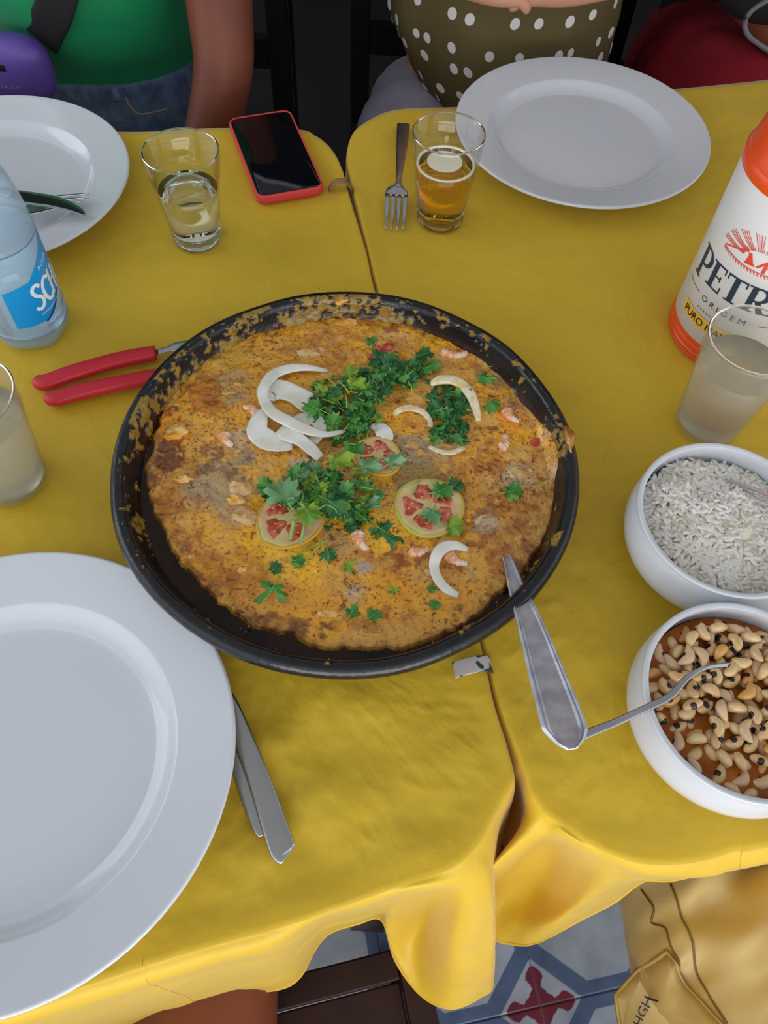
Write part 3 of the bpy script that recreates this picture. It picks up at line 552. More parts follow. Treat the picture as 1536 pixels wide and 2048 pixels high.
# cilantro
M_gr = [mat('cilantro_green', C8(66, 132, 52), .4, col2=C8(98, 164, 76), vs_=90, bs=250, bst=.3, translucent=(.15, C8(110, 170, 50))),
        mat('cilantro_dark', C8(40, 96, 50), .35, col2=C8(60, 122, 64), vs_=90, bs=250, bst=.3, translucent=(.1, C8(80, 150, 50))),
        mat('cilantro_lime', C8(156, 182, 56), .4, col2=C8(112, 164, 56), vs_=90, bs=250, bst=.3, translucent=(.2, C8(160, 190, 50))),
        mat('cilantro_grey', C8(132, 176, 124), .4, col2=C8(98, 152, 98), vs_=90, bs=250, bst=.3, translucent=(.1, C8(110, 170, 90)))]
M_stem = mat('cilantro_stem', C8(120, 168, 70), .4, col2=C8(150, 186, 100), vs_=60, bs=200, bst=.2)
def leaf_vf(R, seed):
    rg = np.random.RandomState(seed); n = 54; ph = np.linspace(-2.75, 2.75, n); lob = rg.choice([3, 3, 5])
    r = R*(.52+.34*np.abs(np.cos(ph*lob/5.5*1.05+rg.uniform(-.2, .2)))+.13*np.cos(ph*(11+rg.randint(5)))+.05*np.cos(ph*23+1)); r *= .8+.25*np.cos(ph)
    V = [(0, 0, 0)]; F = []; nx, ny = rg.uniform(-.5, .5, 2); cu = rg.uniform(-.3, .5)
    for s in (.35, .7, 1.):
        for a, q in zip(ph, r):
            x, y = q*s*math.cos(a)+R*.15, q*s*math.sin(a); z = R*(.18*math.sin(a*4+seed)*s*s+cu*(s*.55)**2*math.cos(2*a)+.2*nx*x/R+.2*ny*y/R); V.append((x, y, z))
    for i in range(n-1):
        F.append([0, 1+i, 2+i])
        for k in range(2): b = 1+k*n; F.append([b+i, b+n+i, b+n+i+1, b+i+1])
    return np.array(V), F
def leaf(p, R, rot, tilt, m, label, group, seed, stem=True):
    R = R*1.6; V, F = leaf_vf(R, seed); n = len(V); th = np.array([0, 0, -.018]); FF = F+[[i+n for i in f[::-1]] for f in F]; VV = np.vstack([V, V+th])
    Rm = np.array(Matrix.Rotation(rot, 3, 'Z') @ Matrix.Rotation(tilt[0], 3, 'X') @ Matrix.Rotation(tilt[1], 3, 'Y'))
    VV = VV@Rm.T+p
    o = obj('cilantro_leaf', (VV, FF), m, org=p, label=label, cat='herb', group=group)
    if stem:
        s = np.array([[R*.75, 0, .03], [R*.3, 0, .035], [0, 0, .03], [-R*.55, R*.12*math.sin(seed), -.0]])@Rm.T+p
        obj('stem', tube(s, [.015, .022, .03, .035], m=6), M_stem, o)
    return o
GL = 'chopped cilantro leaves in the heaps on the stew'
rg = random.Random(5); ls = 0
def heap(cu, cv, ru, rv, n, h, Rr, mats, label, gr):
    global ls
    for i in range(int(n*1.9)):
        a = rg.uniform(0, 6.28); q = math.sqrt(rg.random()); u = cu+ru*q*math.cos(a); v = cv+rv*q*math.sin(a); dz = .12+h*(1-q*q)*rg.uniform(.15, 1)
        mi = rg.choice(mats); side = ('right' if u > cu else 'left')+(' far' if v < cv else ' near'); leaf(on_stew(u, v, dz), rg.uniform(*Rr)*1.08, rg.uniform(0, 6.28), (rg.uniform(-.5, .5), rg.uniform(-.5, .5)), M_gr[mi], ('bright green ', 'dark green ', 'yellow-green ', 'grey-green ')[mi]+label+', '+side+' part', gr+', '+side+(' bright', ' dark', ' yellowish', ' greyish')[mi], ls, stem=rg.random() < .6); ls += 1
heap(690, 790, 70, 40, 20, .9, (.38, .62), [0, 0, 1, 1, 2], 'cilantro leaf in the heap by the large onion ring', 'cilantro heap by the onion ring')
heap(790, 745, 70, 32, 20, .5, (.36, .62), [1, 1, 0], 'cilantro leaf in the farthest heap on the stew', 'cilantro heap at the top')
heap(700, 845, 62, 34, 16, .9, (.34, .55), [0, 1, 0, 2], 'cilantro leaf between the upper and lower heaps', 'cilantro between the heaps')
heap(650, 985, 110, 44, 42, 1.2, (.36, .62), [0, 0, 1, 3, 2], 'cilantro leaf in the heap on the left tomato', 'cilantro heap on the left tomato')
heap(690, 1035, 50, 26, 12, .3, (.3, .5), [1, 1, 0], 'cilantro leaf at the near fringe of the lower heap', 'cilantro at the lower fringe')
heap(895, 805, 38, 44, 13, .4, (.4, .68), [1, 0, 1], 'cilantro leaf under the yellowish onion ring', 'cilantro heap under the onion ring')
heap(905, 865, 45, 18, 6, .2, (.35, .55), [1, 0], 'cilantro leaf just below the yellowish onion ring', 'cilantro below the right heap')
big = [(572, 1000, .95, 2.0, 3, 1.5, 'large pale-green cilantro leaf hanging over the left tomato slice'), (612, 1015, .8, -1.2, 2, 1.2, 'yellow-green cilantro leaf beside the large pale-green one'), (665, 922, .75, .3, 2, 1.0, 'yellow-green cilantro leaf at the foot of the onion strip'), (725, 935, .7, .5, 3, .9, 'light cilantro leaf lying left of the curly bright one'), (778, 928, .62, .8, 3, 1.0, 'curly bright cilantro leaf at the right end of the centre heap'), (540, 975, .5, 2.6, 0, .8, 'small curly cilantro leaf at the left end of the lower heap'), (705, 905, .62, 1.4, 0, .8, 'cilantro sprig leaf above the light leaf'), (655, 1000, .7, -.6, 1, 1.1, 'broad cilantro leaf in the middle of the lower heap'), (640, 820, .7, 2.8, 0, .8, 'cilantro leaf leaning on the large onion ring'), (700, 770, .6, .4, 2, 1., 'yellow-tinged cilantro leaf in the upper heap'),
 (757, 1055, .95, -.5, 1, .2, 'big dark flat cilantro leaf below the centre of the stew'), (548, 1172, .85, -1.9, 0, .12, 'round cilantro leaf alone in the lower left of the stew'), (543, 1142, .4, .8, 1, .12, 'small dark leaf just above the round lone one'), (1014, 984, .6, .2, 0, .12, 'square-looking cilantro leaf alone near the right wall'), (982, 803, .55, -1.3, 0, .12, 'narrow cilantro leaf right of the yellowish onion ring'), (962, 752, .6, -.4, 0, .12, 'long cilantro leaf up and right of the yellowish ring'), (988, 733, .4, .3, 1, .12, 'small leaf above the long one at the right'), (1018, 742, .5, .1, 1, .12, 'ragged cilantro leaf nearest the right wall, top'), (742, 688, .45, 1.5, 0, .12, 'curled cilantro leaf left of the red tomato chunk'), (838, 712, .6, .4, 1, .2, 'dark cilantro leaf right of the red tomato chunk'), (850, 735, .6, .1, 0, .2, 'ragged leaf below the dark one by the tomato chunk'), (770, 722, .6, .6, 0, .3, 'leafy sprig lying on the red tomato chunk'),
 (872, 985, .62, .5, 0, .5, 'green cilantro leaf on the upper part of the green-skinned tomato slice'), (866, 1020, .6, -1.8, 3, .5, 'grey-green cilantro leaf in the middle of the green-skinned tomato slice'), (895, 1052, .6, .1, 2, .4, 'yellowish cilantro leaf at the lower edge of the green-skinned tomato slice'), (905, 975, .5, .9, 1, .4, 'dark cilantro leaf at the upper right of the green-skinned tomato slice'),
 (586, 1122, .4, .2, 0, .1, 'tiny leaf below the left tomato slice'), (656, 1100, .5, -1.4, 1, .12, 'narrow wet leaf below the large heap'), (702, 1230, .4, 1.2, 0, .1, 'small leaf near the near edge of the stew, left of the pair'), (740, 1235, .42, .6, 0, .1, 'small leaf near the near edge of the stew, right of the pair'), (863, 1213, .3, .6, 0, .1, 'tiny leaf below the onion crescent'), (858, 1180, .25, .6, 0, .1, 'speck of leaf left of the onion crescent'), (690, 1135, .42, .3, 2, .08, 'pale sunken leaf near the grey-white fish nub'), (785, 1185, .35, 1.6, 2, .06, 'faint sunken leaf right of the grey-white fish nub')]
for i, (u, v, R, ro, mi, dz, lb) in enumerate(big): leaf(on_stew(u, v, dz+(.25 if dz > .7 else 0)), R*1.15, ro, (rg.uniform(-.12, .12), rg.uniform(-.15, .15)), M_gr[mi], lb, None, 300+i)
def stemp(L, w, label, g=None, m=M_stem):
    P = cr(np.array([on_stew(*a) for a in L]), 10); return obj('cilantro_sprig', tube(P, w, m=7), m, org=P[0], label=label, cat='herb', group=g)
stemp([(588, 1040, 1.0), (584, 1060, .8), (580, 1080, .6)], .13, 'thick cut cilantro stem over the left tomato slice, left of the pair')
stemp([(608, 1052, .9), (604, 1070, .7), (600, 1088, .5)], .10, 'thick cut cilantro stem over the left tomato slice, right of the pair')
stemp([(655, 1080, .3), (625, 1092, .15), (598, 1105, .1)], .045, 'long thin stem trailing from the heap, upper one')
stemp([(648, 1085, .25), (625, 1105, .12), (600, 1140, .08)], .04, 'long thin stem trailing from the heap, lower one')
stemp([(670, 1040, .9), (672, 1020, 1.2), (650, 1010, 1.3), (628, 1030, 1.1)], .05, 'hooked pale stem in the lower heap')
stemp([(838, 960, .3), (832, 975, .35), (824, 992, .3)], .045, 'short stem at the upper left of the green-skinned tomato slice')
stemp([(905, 945, .3), (898, 962, .4), (893, 975, .4)], .04, 'short stem sticking up above the green-skinned tomato slice')
SG = 'thin cilantro stems in the heaps'
for i in range(34):
    cu, cv, ru, rv = rg.choice([(650, 985, 100, 38), (650, 985, 100, 38), (700, 790, 70, 36), (720, 860, 50, 40), (780, 745, 50, 20)]); u, v = cu+rg.uniform(-1, 1)*ru, cv+rg.uniform(-1, 1)*rv; a = rg.uniform(0, 6.28); l = rg.uniform(14, 34); z = rg.uniform(.5, 1.1)
    stemp([(u, v, z), (u+l*.5*math.cos(a)+rg.uniform(-4, 4), v+l*.5*math.sin(a), z+.15), (u+l*math.cos(a), v+l*math.sin(a), z-.1)], rg.uniform(.03, .055), 'thin green cilantro stem among the chopped leaves of the '+('lower heap' if cv > 900 else 'top heap' if cu > 750 else 'strip between the heaps' if cv > 800 else 'upper heap'), SG+' %d' % cv, rg.choice([M_stem, M_stem, M_gr[0]]))
print('food ok')

# ---------------------------------------------------------------- serving spoon
def serving_spoon():
    t = thing('serving_spoon', un(1060, 1240, 0), 'large aluminium serving spoon standing in the stew, grooved angular handle towards the camera', 'spoon')
    L = [(990, 1075, 2.2, 20), (1015, 1118, 3.3, 20), (1035, 1180, 4.2, 36), (1062, 1250, 5.3, 56), (1092, 1340, 6.6, 76), (1122, 1430, 8.0, 92), (1130, 1458, 8.4, 94), (1138, 1482, 8.8, 64), (1144, 1497, 9.0, 26)]
    A = np.array(L, float); A = np.vstack([cr(A[:7], 30), cr(A[6:], 8)[1:]])
    P = np.array([un(a[0], a[1], a[2]) for a in A]); w = np.array([a[3]*depth(p)/FPX for a, p in zip(A, P)])
    R = []
    for i in range(len(P)):
        T = P[min(i+1, len(P)-1)]-P[max(i-1, 0)]; T /= np.linalg.norm(T); s = np.cross(T, [0, 0, 1]); s /= np.linalg.norm(s); n = np.cross(s, T)
        R.append([P[i]+s*w[i]/2*x+n*h for x, h in [(-1, -.02), (-.97, .05), (-.86, .13), (-.80, .04), (-.74, .04), (-.70, .11), (-.60, -.01), (0, -.02), (.60, -.01), (.70, .11), (.74, .04), (.80, .04), (.86, .13), (.97, .05), (1, -.02), (.9, -.08), (0, -.11), (-.9, -.08)]])
    obj('handle', loft(R), M_alu, t, smooth=40)
    e, f = ellipsoid(1, 24, 12); b = un(975, 1050, 1.9); e = e[:, :]*np.array([2.3, 3.2, .8]); e[:, 2] = np.where(e[:, 2] > 0, -e[:, 2]*.8, e[:, 2])
    obj('bowl', (e+b, f), M_alu, t)
serving_spoon()

# ---------------------------------------------------------------- white bowls with rice and beans
def bowl(c, R, h, label):
    t = thing('serving_bowl', (c[0], c[1], 0), label, 'bowl', 'white enamel food bowls')
    prof = [(0, .25), (R*.5, .25), (R*.55, 0), (R*.62, 0), (R*.68, .35), (R*.93, 1.4), (R*1.03, 2.8), (R*1.03, 4.2), (R*1.0, h-.3), (R*1.005, h-.08), (R*.99, h+.03), (R*.955, h), (R*.94, h-.25), (R*.96, 3.4), (R*.86, 1.8), (R*.6, .8), (0, .65)]
    q = [prof[0]]+[tuple(x) for x in cr(prof[1:-1], 60)]+[prof[-1]]
    obj('body', lathe(q, (c[0], c[1], 0), 128), M_china, t); return t
BR, BB = np.array([23.1, 29.45]), np.array([21.95, 16.85])
bowl(BR, 6.1, 5.5, 'white bowl of rice, farther of the two bowls at the right edge')
bowl(BB, 6.1, 5.5, 'white bowl of black-eyed beans, nearer of the two bowls')
def rice():
    c = BR; V0, F0 = ellipsoid(1, 8, 6); n = 2500; rr = np.random.RandomState(3); L = []; Vs = []; Fs = []; m = len(V0)
    for i in range(n):
        a = rr.uniform(0, 6.2832); q = math.sqrt(rr.uniform())*.985; x, y = c[0]+5.65*q*math.cos(a), c[1]+5.65*q*math.sin(a)
        hz = 3.75+1.15*(1-q**2)+.55*(vnoise(np.array([[x, y, 0]]), .8, 5)[0]-.5)+.5*math.sin(a+2.2)*q*-.6
        l = rr.uniform(.36, .52); w = rr.uniform(.14, .175); E = Matrix.Rotation(rr.uniform(0, 6.28), 3, 'Z') @ Matrix.Rotation(rr.normal()*.25, 3, 'Y')
        Vs.append((V0[:, [2, 0, 1]]*np.array([l, w, w*.85]))@np.array(E).T+[x, y, hz+rr.uniform(-.18, .12)]); Fs += [[j+i*m for j in f] for f in F0]
    o = obj('cooked_rice', (np.vstack(Vs), Fs), mat('rice', C8(252, 250, 245), .3, spec=.5, col2=C8(244, 238, 224), vs_=60, translucent=(.35, C8(246, 240, 225))), org=(c[0], c[1], 1), label='cooked white rice heaped in the farther bowl', cat='rice', kind='stuff')
    pr = [(0, 4.85), (1.5, 4.78), (3, 4.5), (4.4, 4.1), (5.3, 3.75), (5.7, 3.4), (5.2, 2.0), (0, 1.2)]
    obj('rice_mass', lathe(pr, (c[0], c[1], 0), 48), mat('rice_mass', C8(244, 234, 214), .5, bs=300, bst=.5), o, kind='stuff')
rice()
def beans():
    c = BB; M1 = mat('bean', C8(222, 192, 142), .22, sss=.15, col2=C8(206, 158, 96), vs_=110, vlo=.35, vhi=.75, coat=.4); M2 = mat('bean_orange', C8(212, 156, 84), .22, sss=.15, coat=.4); M3 = mat('bean_pink', C8(216, 180, 140), .22, sss=.15, coat=.4, bs=30, bst=.02)
    ME = mat('bean_eye', C8(24, 18, 26), .3, coat=.3, bs=300, bst=.1)
    obj('bean_broth', lathe([(0, 4.0), (5, 4.0), (5.72, 3.98), (5.78, 3.9), (5.2, 2), (3, 1.2), (0, 1.1)], (c[0], c[1], 0), 64), mat('broth', C8(176, 100, 26), .15, spec=.3, col2=C8(140, 70, 16), vs_=40), org=(c[0], c[1], 1.1), label='brown broth around the black-eyed beans in the nearer bowl', cat='broth', kind='stuff')
    protos = []
    for k in range(4):
        V, F = ellipsoid(1, 16, 10); x = V[:, 2].copy()*(.62+.04*k); y = V[:, 0]*.36; z = V[:, 1]*.32; y = y-.5*x*x*(.8+.2*k)+.06
        V = np.c_[x, y, z]; cn = np.array([0, 0, 0])
        b = obj('black_eyed_bean', (V, F), [M1, M1, M2, M3][k], org=(0, 0, 0))
        d = np.sqrt((V[:, 0]/.26)**2+((V[:, 1]+.26)/.16)**2+(V[:, 2]/.34)**2)
        e, f = ellipsoid(1, 12, 8); e = e[:, [2, 0, 1]]*np.array([.23, .11, .235]); e[:, 1] += -.215-.5*e[:, 0]**2
        eye = obj('eye', (e, f), ME, b); protos.append(b)
    rr = np.random.RandomState(12); placed = []; cnt = 0; spec = {0: 'beige', 1: 'beige', 2: 'orange-tinted'}
    for i in range(9000):
        a = rr.uniform(0, 6.2832); q = math.sqrt(rr.uniform()); x, y = c[0]+5.25*q*math.cos(a), c[1]+5.25*q*math.sin(a)
        lay = 0 if i < 3500 else 1 if i < 6500 else 2
        if lay == 2 and (math.hypot(x-(c[0]-.2), y-(c[1]+1.3)) > 3.4): continue
        if lay == 1 and (math.hypot(x-(c[0]), y-(c[1]+.8)) > 4.4): continue
        z = 3.86+lay*.42+.12*rr.uniform()
        u, v = proj(np.array([x, y, z]))
        if u > 1560: continue
        if any(abs(z-p[2]) < .4 and (x-p[0])**2+(y-p[1])**2 < .80 for p in placed): continue
        placed.append((x, y, z)); k = rr.choice([0, 0, 0, 1, 1, 3, 3, 2]) if cnt > 3 else cnt; src = protos[k]
        o = copy_tree(src) if cnt > 3 else src; cnt += 1
        o.location = W((x, y, z)); ex = rr.uniform(-2.9, .3) if rr.uniform() < .55 else rr.uniform(0, 3); o.rotation_euler = (ex, rr.normal()*.3, rr.uniform(0, 6.28)); o.scale = (1, 1, 1)
        q2 = math.hypot(x-c[0], y-c[1]); zone = ('against ' if q2 > 4.1 else 'midway to ' if q2 > 2.2 else 'mid-bowl, towards ')+['right', 'far right', 'far', 'far left', 'left', 'near left', 'near', 'near right'][int(((math.atan2(y-c[1], x-c[0])+.3927) % 6.2832)/.7854)]+' rim'
        look = ['beige', 'plump beige', 'orange-tinted', 'pinkish'][k]+' black-eyed bean '+['half sunk in broth', 'on other beans', 'atop the pile'][lay]; tag(o, look+', '+zone, 'bean', 'black-eyed beans: '+look+', '+zone)
        if cnt >= 250: break
    print('beans', cnt)
beans()
def bp(u, v, z): return un(u, v, z)
# spoon in the beans, resting on the rim
def thin_spoon(name, L, bowlp, label, m=M_steel, br=(1.5, 2.2, .5), brot=0.):
    t = thing(name, un(L[0][0], L[0][1], 0), label, 'spoon'); obj('handle', px(L, 30, .16), m, t)
    if bowlp is not None:
        e, f = ellipsoid(1, 20, 10); e = e*np.array(br); e[:, 2] = np.where(e[:, 2] > 0, -e[:, 2]*.85, e[:, 2]); cs, sn = math.cos(brot), math.sin(brot); e = np.c_[e[:, 0]*cs-e[:, 1]*sn, e[:, 0]*sn+e[:, 1]*cs, e[:, 2]]
        obj('bowl', (e+bowlp, f), m, t)
    return t
thin_spoon('spoon', [(1150, 1478, 6.3, 20), (1182, 1464, 6.35, 18), (1230, 1445, 6.2, 16), (1295, 1415, 5.75, 15), (1340, 1392, 5.6, 15), (1375, 1355, 5.6, 12), (1410, 1336, 5.4, 9), (1450, 1330, 5.0, 10), (1480, 1332, 4.6, 16)], un(1500, 1334, 4.2), 'thin steel spoon resting on the rim of the bean bowl', brot=-1.5)
thin_spoon('spoon', [(1412, 967, 4.2, 10), (1460, 966, 4.6, 14), (1500, 978, 5.0, 16), (1536, 992, 5.5, 14), (1620, 1030, 6.4, 18)], un(1380, 970, 3.9), 'steel spoon pushed into the rice behind the heap', brot=1.2)

# ---------------------------------------------------------------- glasses and cups
def glass(c, rb, rt, h, fill, label, drink, M, name='drinking_glass', facets=True, wall=.16, foot=.9, foam=False, dname='drink'):
    t = thing(name, (c[0], c[1], 0), label, 'glass' if name != 'plastic_cup' else 'cup')
    g = lambda z: rb+(rt-rb)*z/h
    def rf(a, j, z): return 1 if (not facets or z > h*.72 or z < .25 or j > 9) else 1-.035*abs(math.sin(a*5.5))**.7*0-.03*(1-abs(math.cos(a*5)))
    out = [(0, .12), (rb*.8, .12), (rb*.9, 0), (rb, .12), (g(foot), foot), (g(h*.3), h*.3), (g(h*.5), h*.5), (g(h*.7), h*.7), (g(h*.735)+.05, h*.735), (g(h*.9)+.05, h*.9)]
    out += [(rt+.02, h-.08), (rt-.06, h), (rt-wall, h-.08)]
    inn = [(g(h*.7)-wall, h*.7), (g(h*.4)-wall, h*.4), (g(foot)-wall, foot+.15), (rb*.75, foot*.85), (0, foot*.8)]
    obj('body', lathe(out+inn, (c[0], c[1], 0), 120 if facets else 96, rf), M, t, smooth=50)
    if facets:
        obj('foot', lathe([(0, .14), (rb*.78, .14), (rb*.9, .02), (rb*.99, .13), (g(foot)-.03, foot-.1), (rb*.8, foot*.78), (0, foot*.72)], (c[0], c[1], 0), 96), mat('solid_glass', (.97, .99, .99), .02, trans=1., ior=1.46), t)
    a_ = np.linspace(0, 2*math.pi, 90, endpoint=False); obj('rim', tube(np.c_[c[0]+(rt-.07)*np.cos(a_), c[1]+(rt-.07)*np.sin(a_), a_*0+h-.02], .085 if facets else .1, m=10, closed=True), MATS.get('solid_glass') or M_plastic, t)
    if fill:
        e = .02; liq = [(0, foot*.8+e), (rb*.74, foot*.85+e), (g(foot)-wall-e*2, foot+.17), (g(fill*.6)-wall-e*2, fill*.6), (g(fill)-wall-e*2, fill-.04), (g(fill)-wall-.1, fill), (0, fill)]
        d = obj(dname, lathe(liq, (c[0], c[1], 0), 72), drink, t)
        if foam:
            rf_ = g(fill)-wall-.02; obj('foam', join(lathe([(rf_-.28, fill-.02), (rf_-.24, fill+.07), (rf_-.02, fill+.1), (rf_, fill-.02)], (c[0], c[1], 0), 64), lathe([(0, fill+.012), (rf_*.55, fill+.012), (rf_*.6, fill+.0)], (c[0]-.1, c[1]+.3, 0), 40)), M_foam, t)
    return t
glass((-19.0, 60.1), 2.15, 3.22, 9., 5.4, 'faceted glass half full of water, near the phone', M_water, M_glass, dname='water')
glass((3.5, 65.1), 2.2, 3.2, 9., 6.0, 'faceted glass of golden beer beside the fork', M_beer, M_glass, foam=True, dname='beer')
glass(un(25, 960), 2.55, 3.45, 9.6, 7.2, 'cloudy clear plastic cup at the left edge, below the water bottle', M_juice, M_plastic, name='plastic_cup', facets=False, wall=.09, foot=.5)
glass(un(1412, 848), 2.5, 3.45, 9.6, 7.0, 'clear plastic cup of pale drink in front of the bottle cooler', M_juice, M_plastic, name='plastic_cup', facets=False, wall=.09, foot=.5)

# ---------------------------------------------------------------- phone
def phone():
    q = [un(u, v, .9)[:2] for u, v in [(455, 235), (585, 221), (646, 372), (514, 402)]]; c = sum(q)/4; ax = (q[1]-q[0]+q[2]-q[3])/2; ay = (q[0]-q[3]+q[1]-q[2])/2; wx, wy = np.linalg.norm(ax), np.linalg.norm(ay); ax = ax/wx; ay = np.array([-ax[1], ax[0]])
    def rr(w, h, r, z, n=9):
        P = []
        for sx, sy, a0 in ((1, 1, 0), (-1, 1, 90), (-1, -1, 180), (1, -1, 270)):
            for k in range(n): a = math.radians(a0+90*k/(n-1)); x, y = sx*(w/2-r)+r*math.cos(a), sy*(h/2-r)+r*math.sin(a); p = c+ax*x+ay*y; P.append([p[0], p[1], z])
        return np.array(P)
    t = thing('smartphone', (c[0], c[1], 0), 'black-screened smartphone in a coral red case', 'phone')
    obj('case', loft([rr(wx-.5, wy-.5, .7, 0), rr(wx-.15, wy-.15, .85, .1), rr(wx, wy, .95, .45), rr(wx-.06, wy-.06, .93, .85), rr(wx-.2, wy-.2, .9, 1.0), rr(wx-.42, wy-.42, .8, .99), rr(wx-.46, wy-.46, .8, .9)]), mat('coral_silicone', C8(214, 66, 66), .5, bs=100, bst=.03), t)
    obj('screen', loft([rr(wx-.5, wy-.5, .78, .86), rr(wx-.5, wy-.5, .78, .95), rr(wx-.58, wy-.58, .75, .97)]), mat('phone_glass', C8(8, 9, 14), .06, spec=.5, bs=5, bst=.0), t, smooth=30)
    obj('speaker', loft([rr(.9, .08, .03, .972)+np.append(ay*(wy/2-.42), 0), rr(.9, .08, .03, .98)+np.append(ay*(wy/2-.42), 0)]), M_black, t)
phone()

# ---------------------------------------------------------------- cutlery
def fork(hand, tb, tips, label, m=M_steel, name='fork'):
    t = thing(name, un(hand[0][0], hand[0][1], 0), label, 'fork')
    obj('handle', px(hand, 24, .18), m, t); obj('head', px(tb, 10, .14), m, t)
    for a, b in tips: obj('tine', px([a, ((a[0]+b[0])/2, (a[1]+b[1])/2, (a[2]+b[2])/2-.1, a[3]*.9), (*b, 3.)], 8, .12), m, t)
    return t
fork([(807, 248, .5, 26), (805, 275, .6, 25), (801, 320, .9, 18), (798, 355, 1.2, 11), (796, 372, 1.15, 12)], [(797, 366, 1.16, 12), (796, 373, 1.12, 24), (794, 380, 1.05, 42), (793, 392, .9, 46)],
     [((775.5, 388, .95, 9.5), (771, 457, .25)), ((787.5, 389, .95, 8.5), (783, 459, .25)), ((799, 390, .95, 8.5), (795, 460, .25)), ((811.5, 390, .95, 9.5), (806, 459, .25))], 'steel four-tined fork lying left of the beer glass')
fork([(-60, 440, 2.9, 20), (-10, 436, 2.6, 12), (40, 428, 2.2, 10)], [(38, 428, 2.2, 10), (60, 419, 2.0, 34), (100, 408, 1.9, 38), (116, 403, 2.0, 36)],
     [((112, 393, 2.1, 7), (182, 387, 3.1)), ((114, 400, 2.1, 7), (176, 395, 3.0)), ((116, 408, 2.0, 7), (166, 402, 2.8)), ((117, 415, 2.0, 7), (160, 408, 2.7))], 'steel fork on the plate under the knife blade')
def knife():
    t = thing('table_knife', un(0, 380, .8), 'table knife lying across the fork on the left plate, blade mirroring the green shirt', 'knife')
    obj('blade', px([(20, 388, 3.0, 30), (60, 396, 3.0, 38), (100, 402, 3.0, 36), (135, 412, 3.0, 28), (158, 422, 3.0, 17), (170, 430, 3.0, 4)], 24, .07), mat('mirror_blade', C8(150, 160, 160), .12, 1., bs=50, bst=.01), t)
    obj('handle', px([(-80, 372, 3.2, 30), (-30, 378, 3.1, 28), (22, 386, 3.0, 24)], 12, .5, e=.8), M_steel, t)
knife()
def redcut(name, hl, metal, label, cat):
    t = thing(name, un(hl[0][0], hl[0][1], 0), label, cat); obj('handle', px(hl, 26, .9, e=.65, m=16), M_red, t, label='red plastic handle'); 
    for n_, L, th in metal: obj(n_, px(L, 12, th), M_steel, t)
redcut('steak_knife', [(75, 762, .5, 26), (90, 765, .6, 34), (140, 748, .75, 36), (210, 727, .8, 34), (270, 713, .75, 33), (312, 706, .75, 30)], [('blade', [(308, 706, .7, 14), (340, 697, .7, 15), (352, 694, .7, 26), (395, 688, .6, 32), (440, 676, .6, 30), (520, 650, .5, 20)], .12)], 'red-handled table knife, upper of the two tucked under the pan', 'knife')
redcut('steak_fork', [(98, 795, .5, 26), (112, 797, .6, 32), (160, 784, .7, 33), (220, 770, .75, 32), (280, 758, .7, 30), (330, 748, .7, 27)], [('shank', [(326, 749, .6, 12), (380, 735, .6, 12), (430, 722, .5, 22)], .15)], 'red-handled fork, lower of the two tucked under the pan', 'fork')
t = thing('table_knife', un(540, 1650, 0), 'steel table knife with flat handle showing, under the nearest plate, upper one', 'knife')
obj('handle', px([(575, 1712, .55, 34), (566, 1700, .58, 52), (545, 1640, .62, 50), (522, 1570, .66, 46), (492, 1490, .7, 40), (465, 1420, .75, 34), (440, 1370, .8, 28)], 30, .22, e=.6, m=14), M_steel, t)
obj('blade', px([(442, 1372, .8, 28), (415, 1300, .8, 30), (395, 1240, .7, 26)], 12, .1), M_steel, t)
t = thing('fork', un(520, 1650, 0), 'steel fork handle showing under the nearest plate, beneath the knife', 'fork')
obj('handle', px([(524, 1672, .2, 14), (518, 1655, .22, 26), (500, 1600, .24, 34), (478, 1540, .26, 30), (455, 1480, .3, 24), (430, 1420, .35, 18)], 24, .18, e=.6), M_steel, t)

# ---------------------------------------------------------------- tablecloth clips
def clip(L, up, label, m, th=.12):
    t = thing('tablecloth_clip', un(L[0][0], L[0][1], 0), label, 'clip'); return t
def clip_mat():
    m = mat('chipped_paint', C8(196, 190, 184), .45, col2=C8(52, 60, 66), vs_=85, vlo=.52, vhi=.54, bs=150, bst=.2, detail=1.5); return m
t = thing('tablecloth_clip', un(945, 1335, 0), 'grey metal tablecloth clip with chipped paint on the seam below the pan', 'clip')
P = cr(np.array([un(908, 1341, .02), un(918, 1337, .4), un(940, 1331, .62), un(962, 1327, .6), un(978, 1328, .35), un(984, 1334, -.4), un(984, 1342, -1.2)]), 24)
obj('spring_band', ribbon(P, 1.15, .1, m=16, e=.35, side=(.2, -.98, 0)), clip_mat(), t)
t = thing('tablecloth_clip', un(680, 372, 0), 'small brown tablecloth clip on the seam below the phone', 'clip')
P = cr(np.array([un(658, 381, .02), un(664, 368, .5), un(676, 362, .8), un(690, 363, .8), un(699, 372, .4), un(704, 384, -.6)]), 24)
obj('spring_band', ribbon(P, .75, .12, m=14, e=.4, side=(.2, -.98, 0)), mat('brown_plastic', C8(150, 112, 84), .4, bs=60, bst=.1), t)
obj('spring_end', tube(cr(np.array([un(690, 362, .9), un(694, 352, 1.2), un(691, 346, 1.5)]), 6), .06), MATS['brown_plastic'], t)
print('small ok')

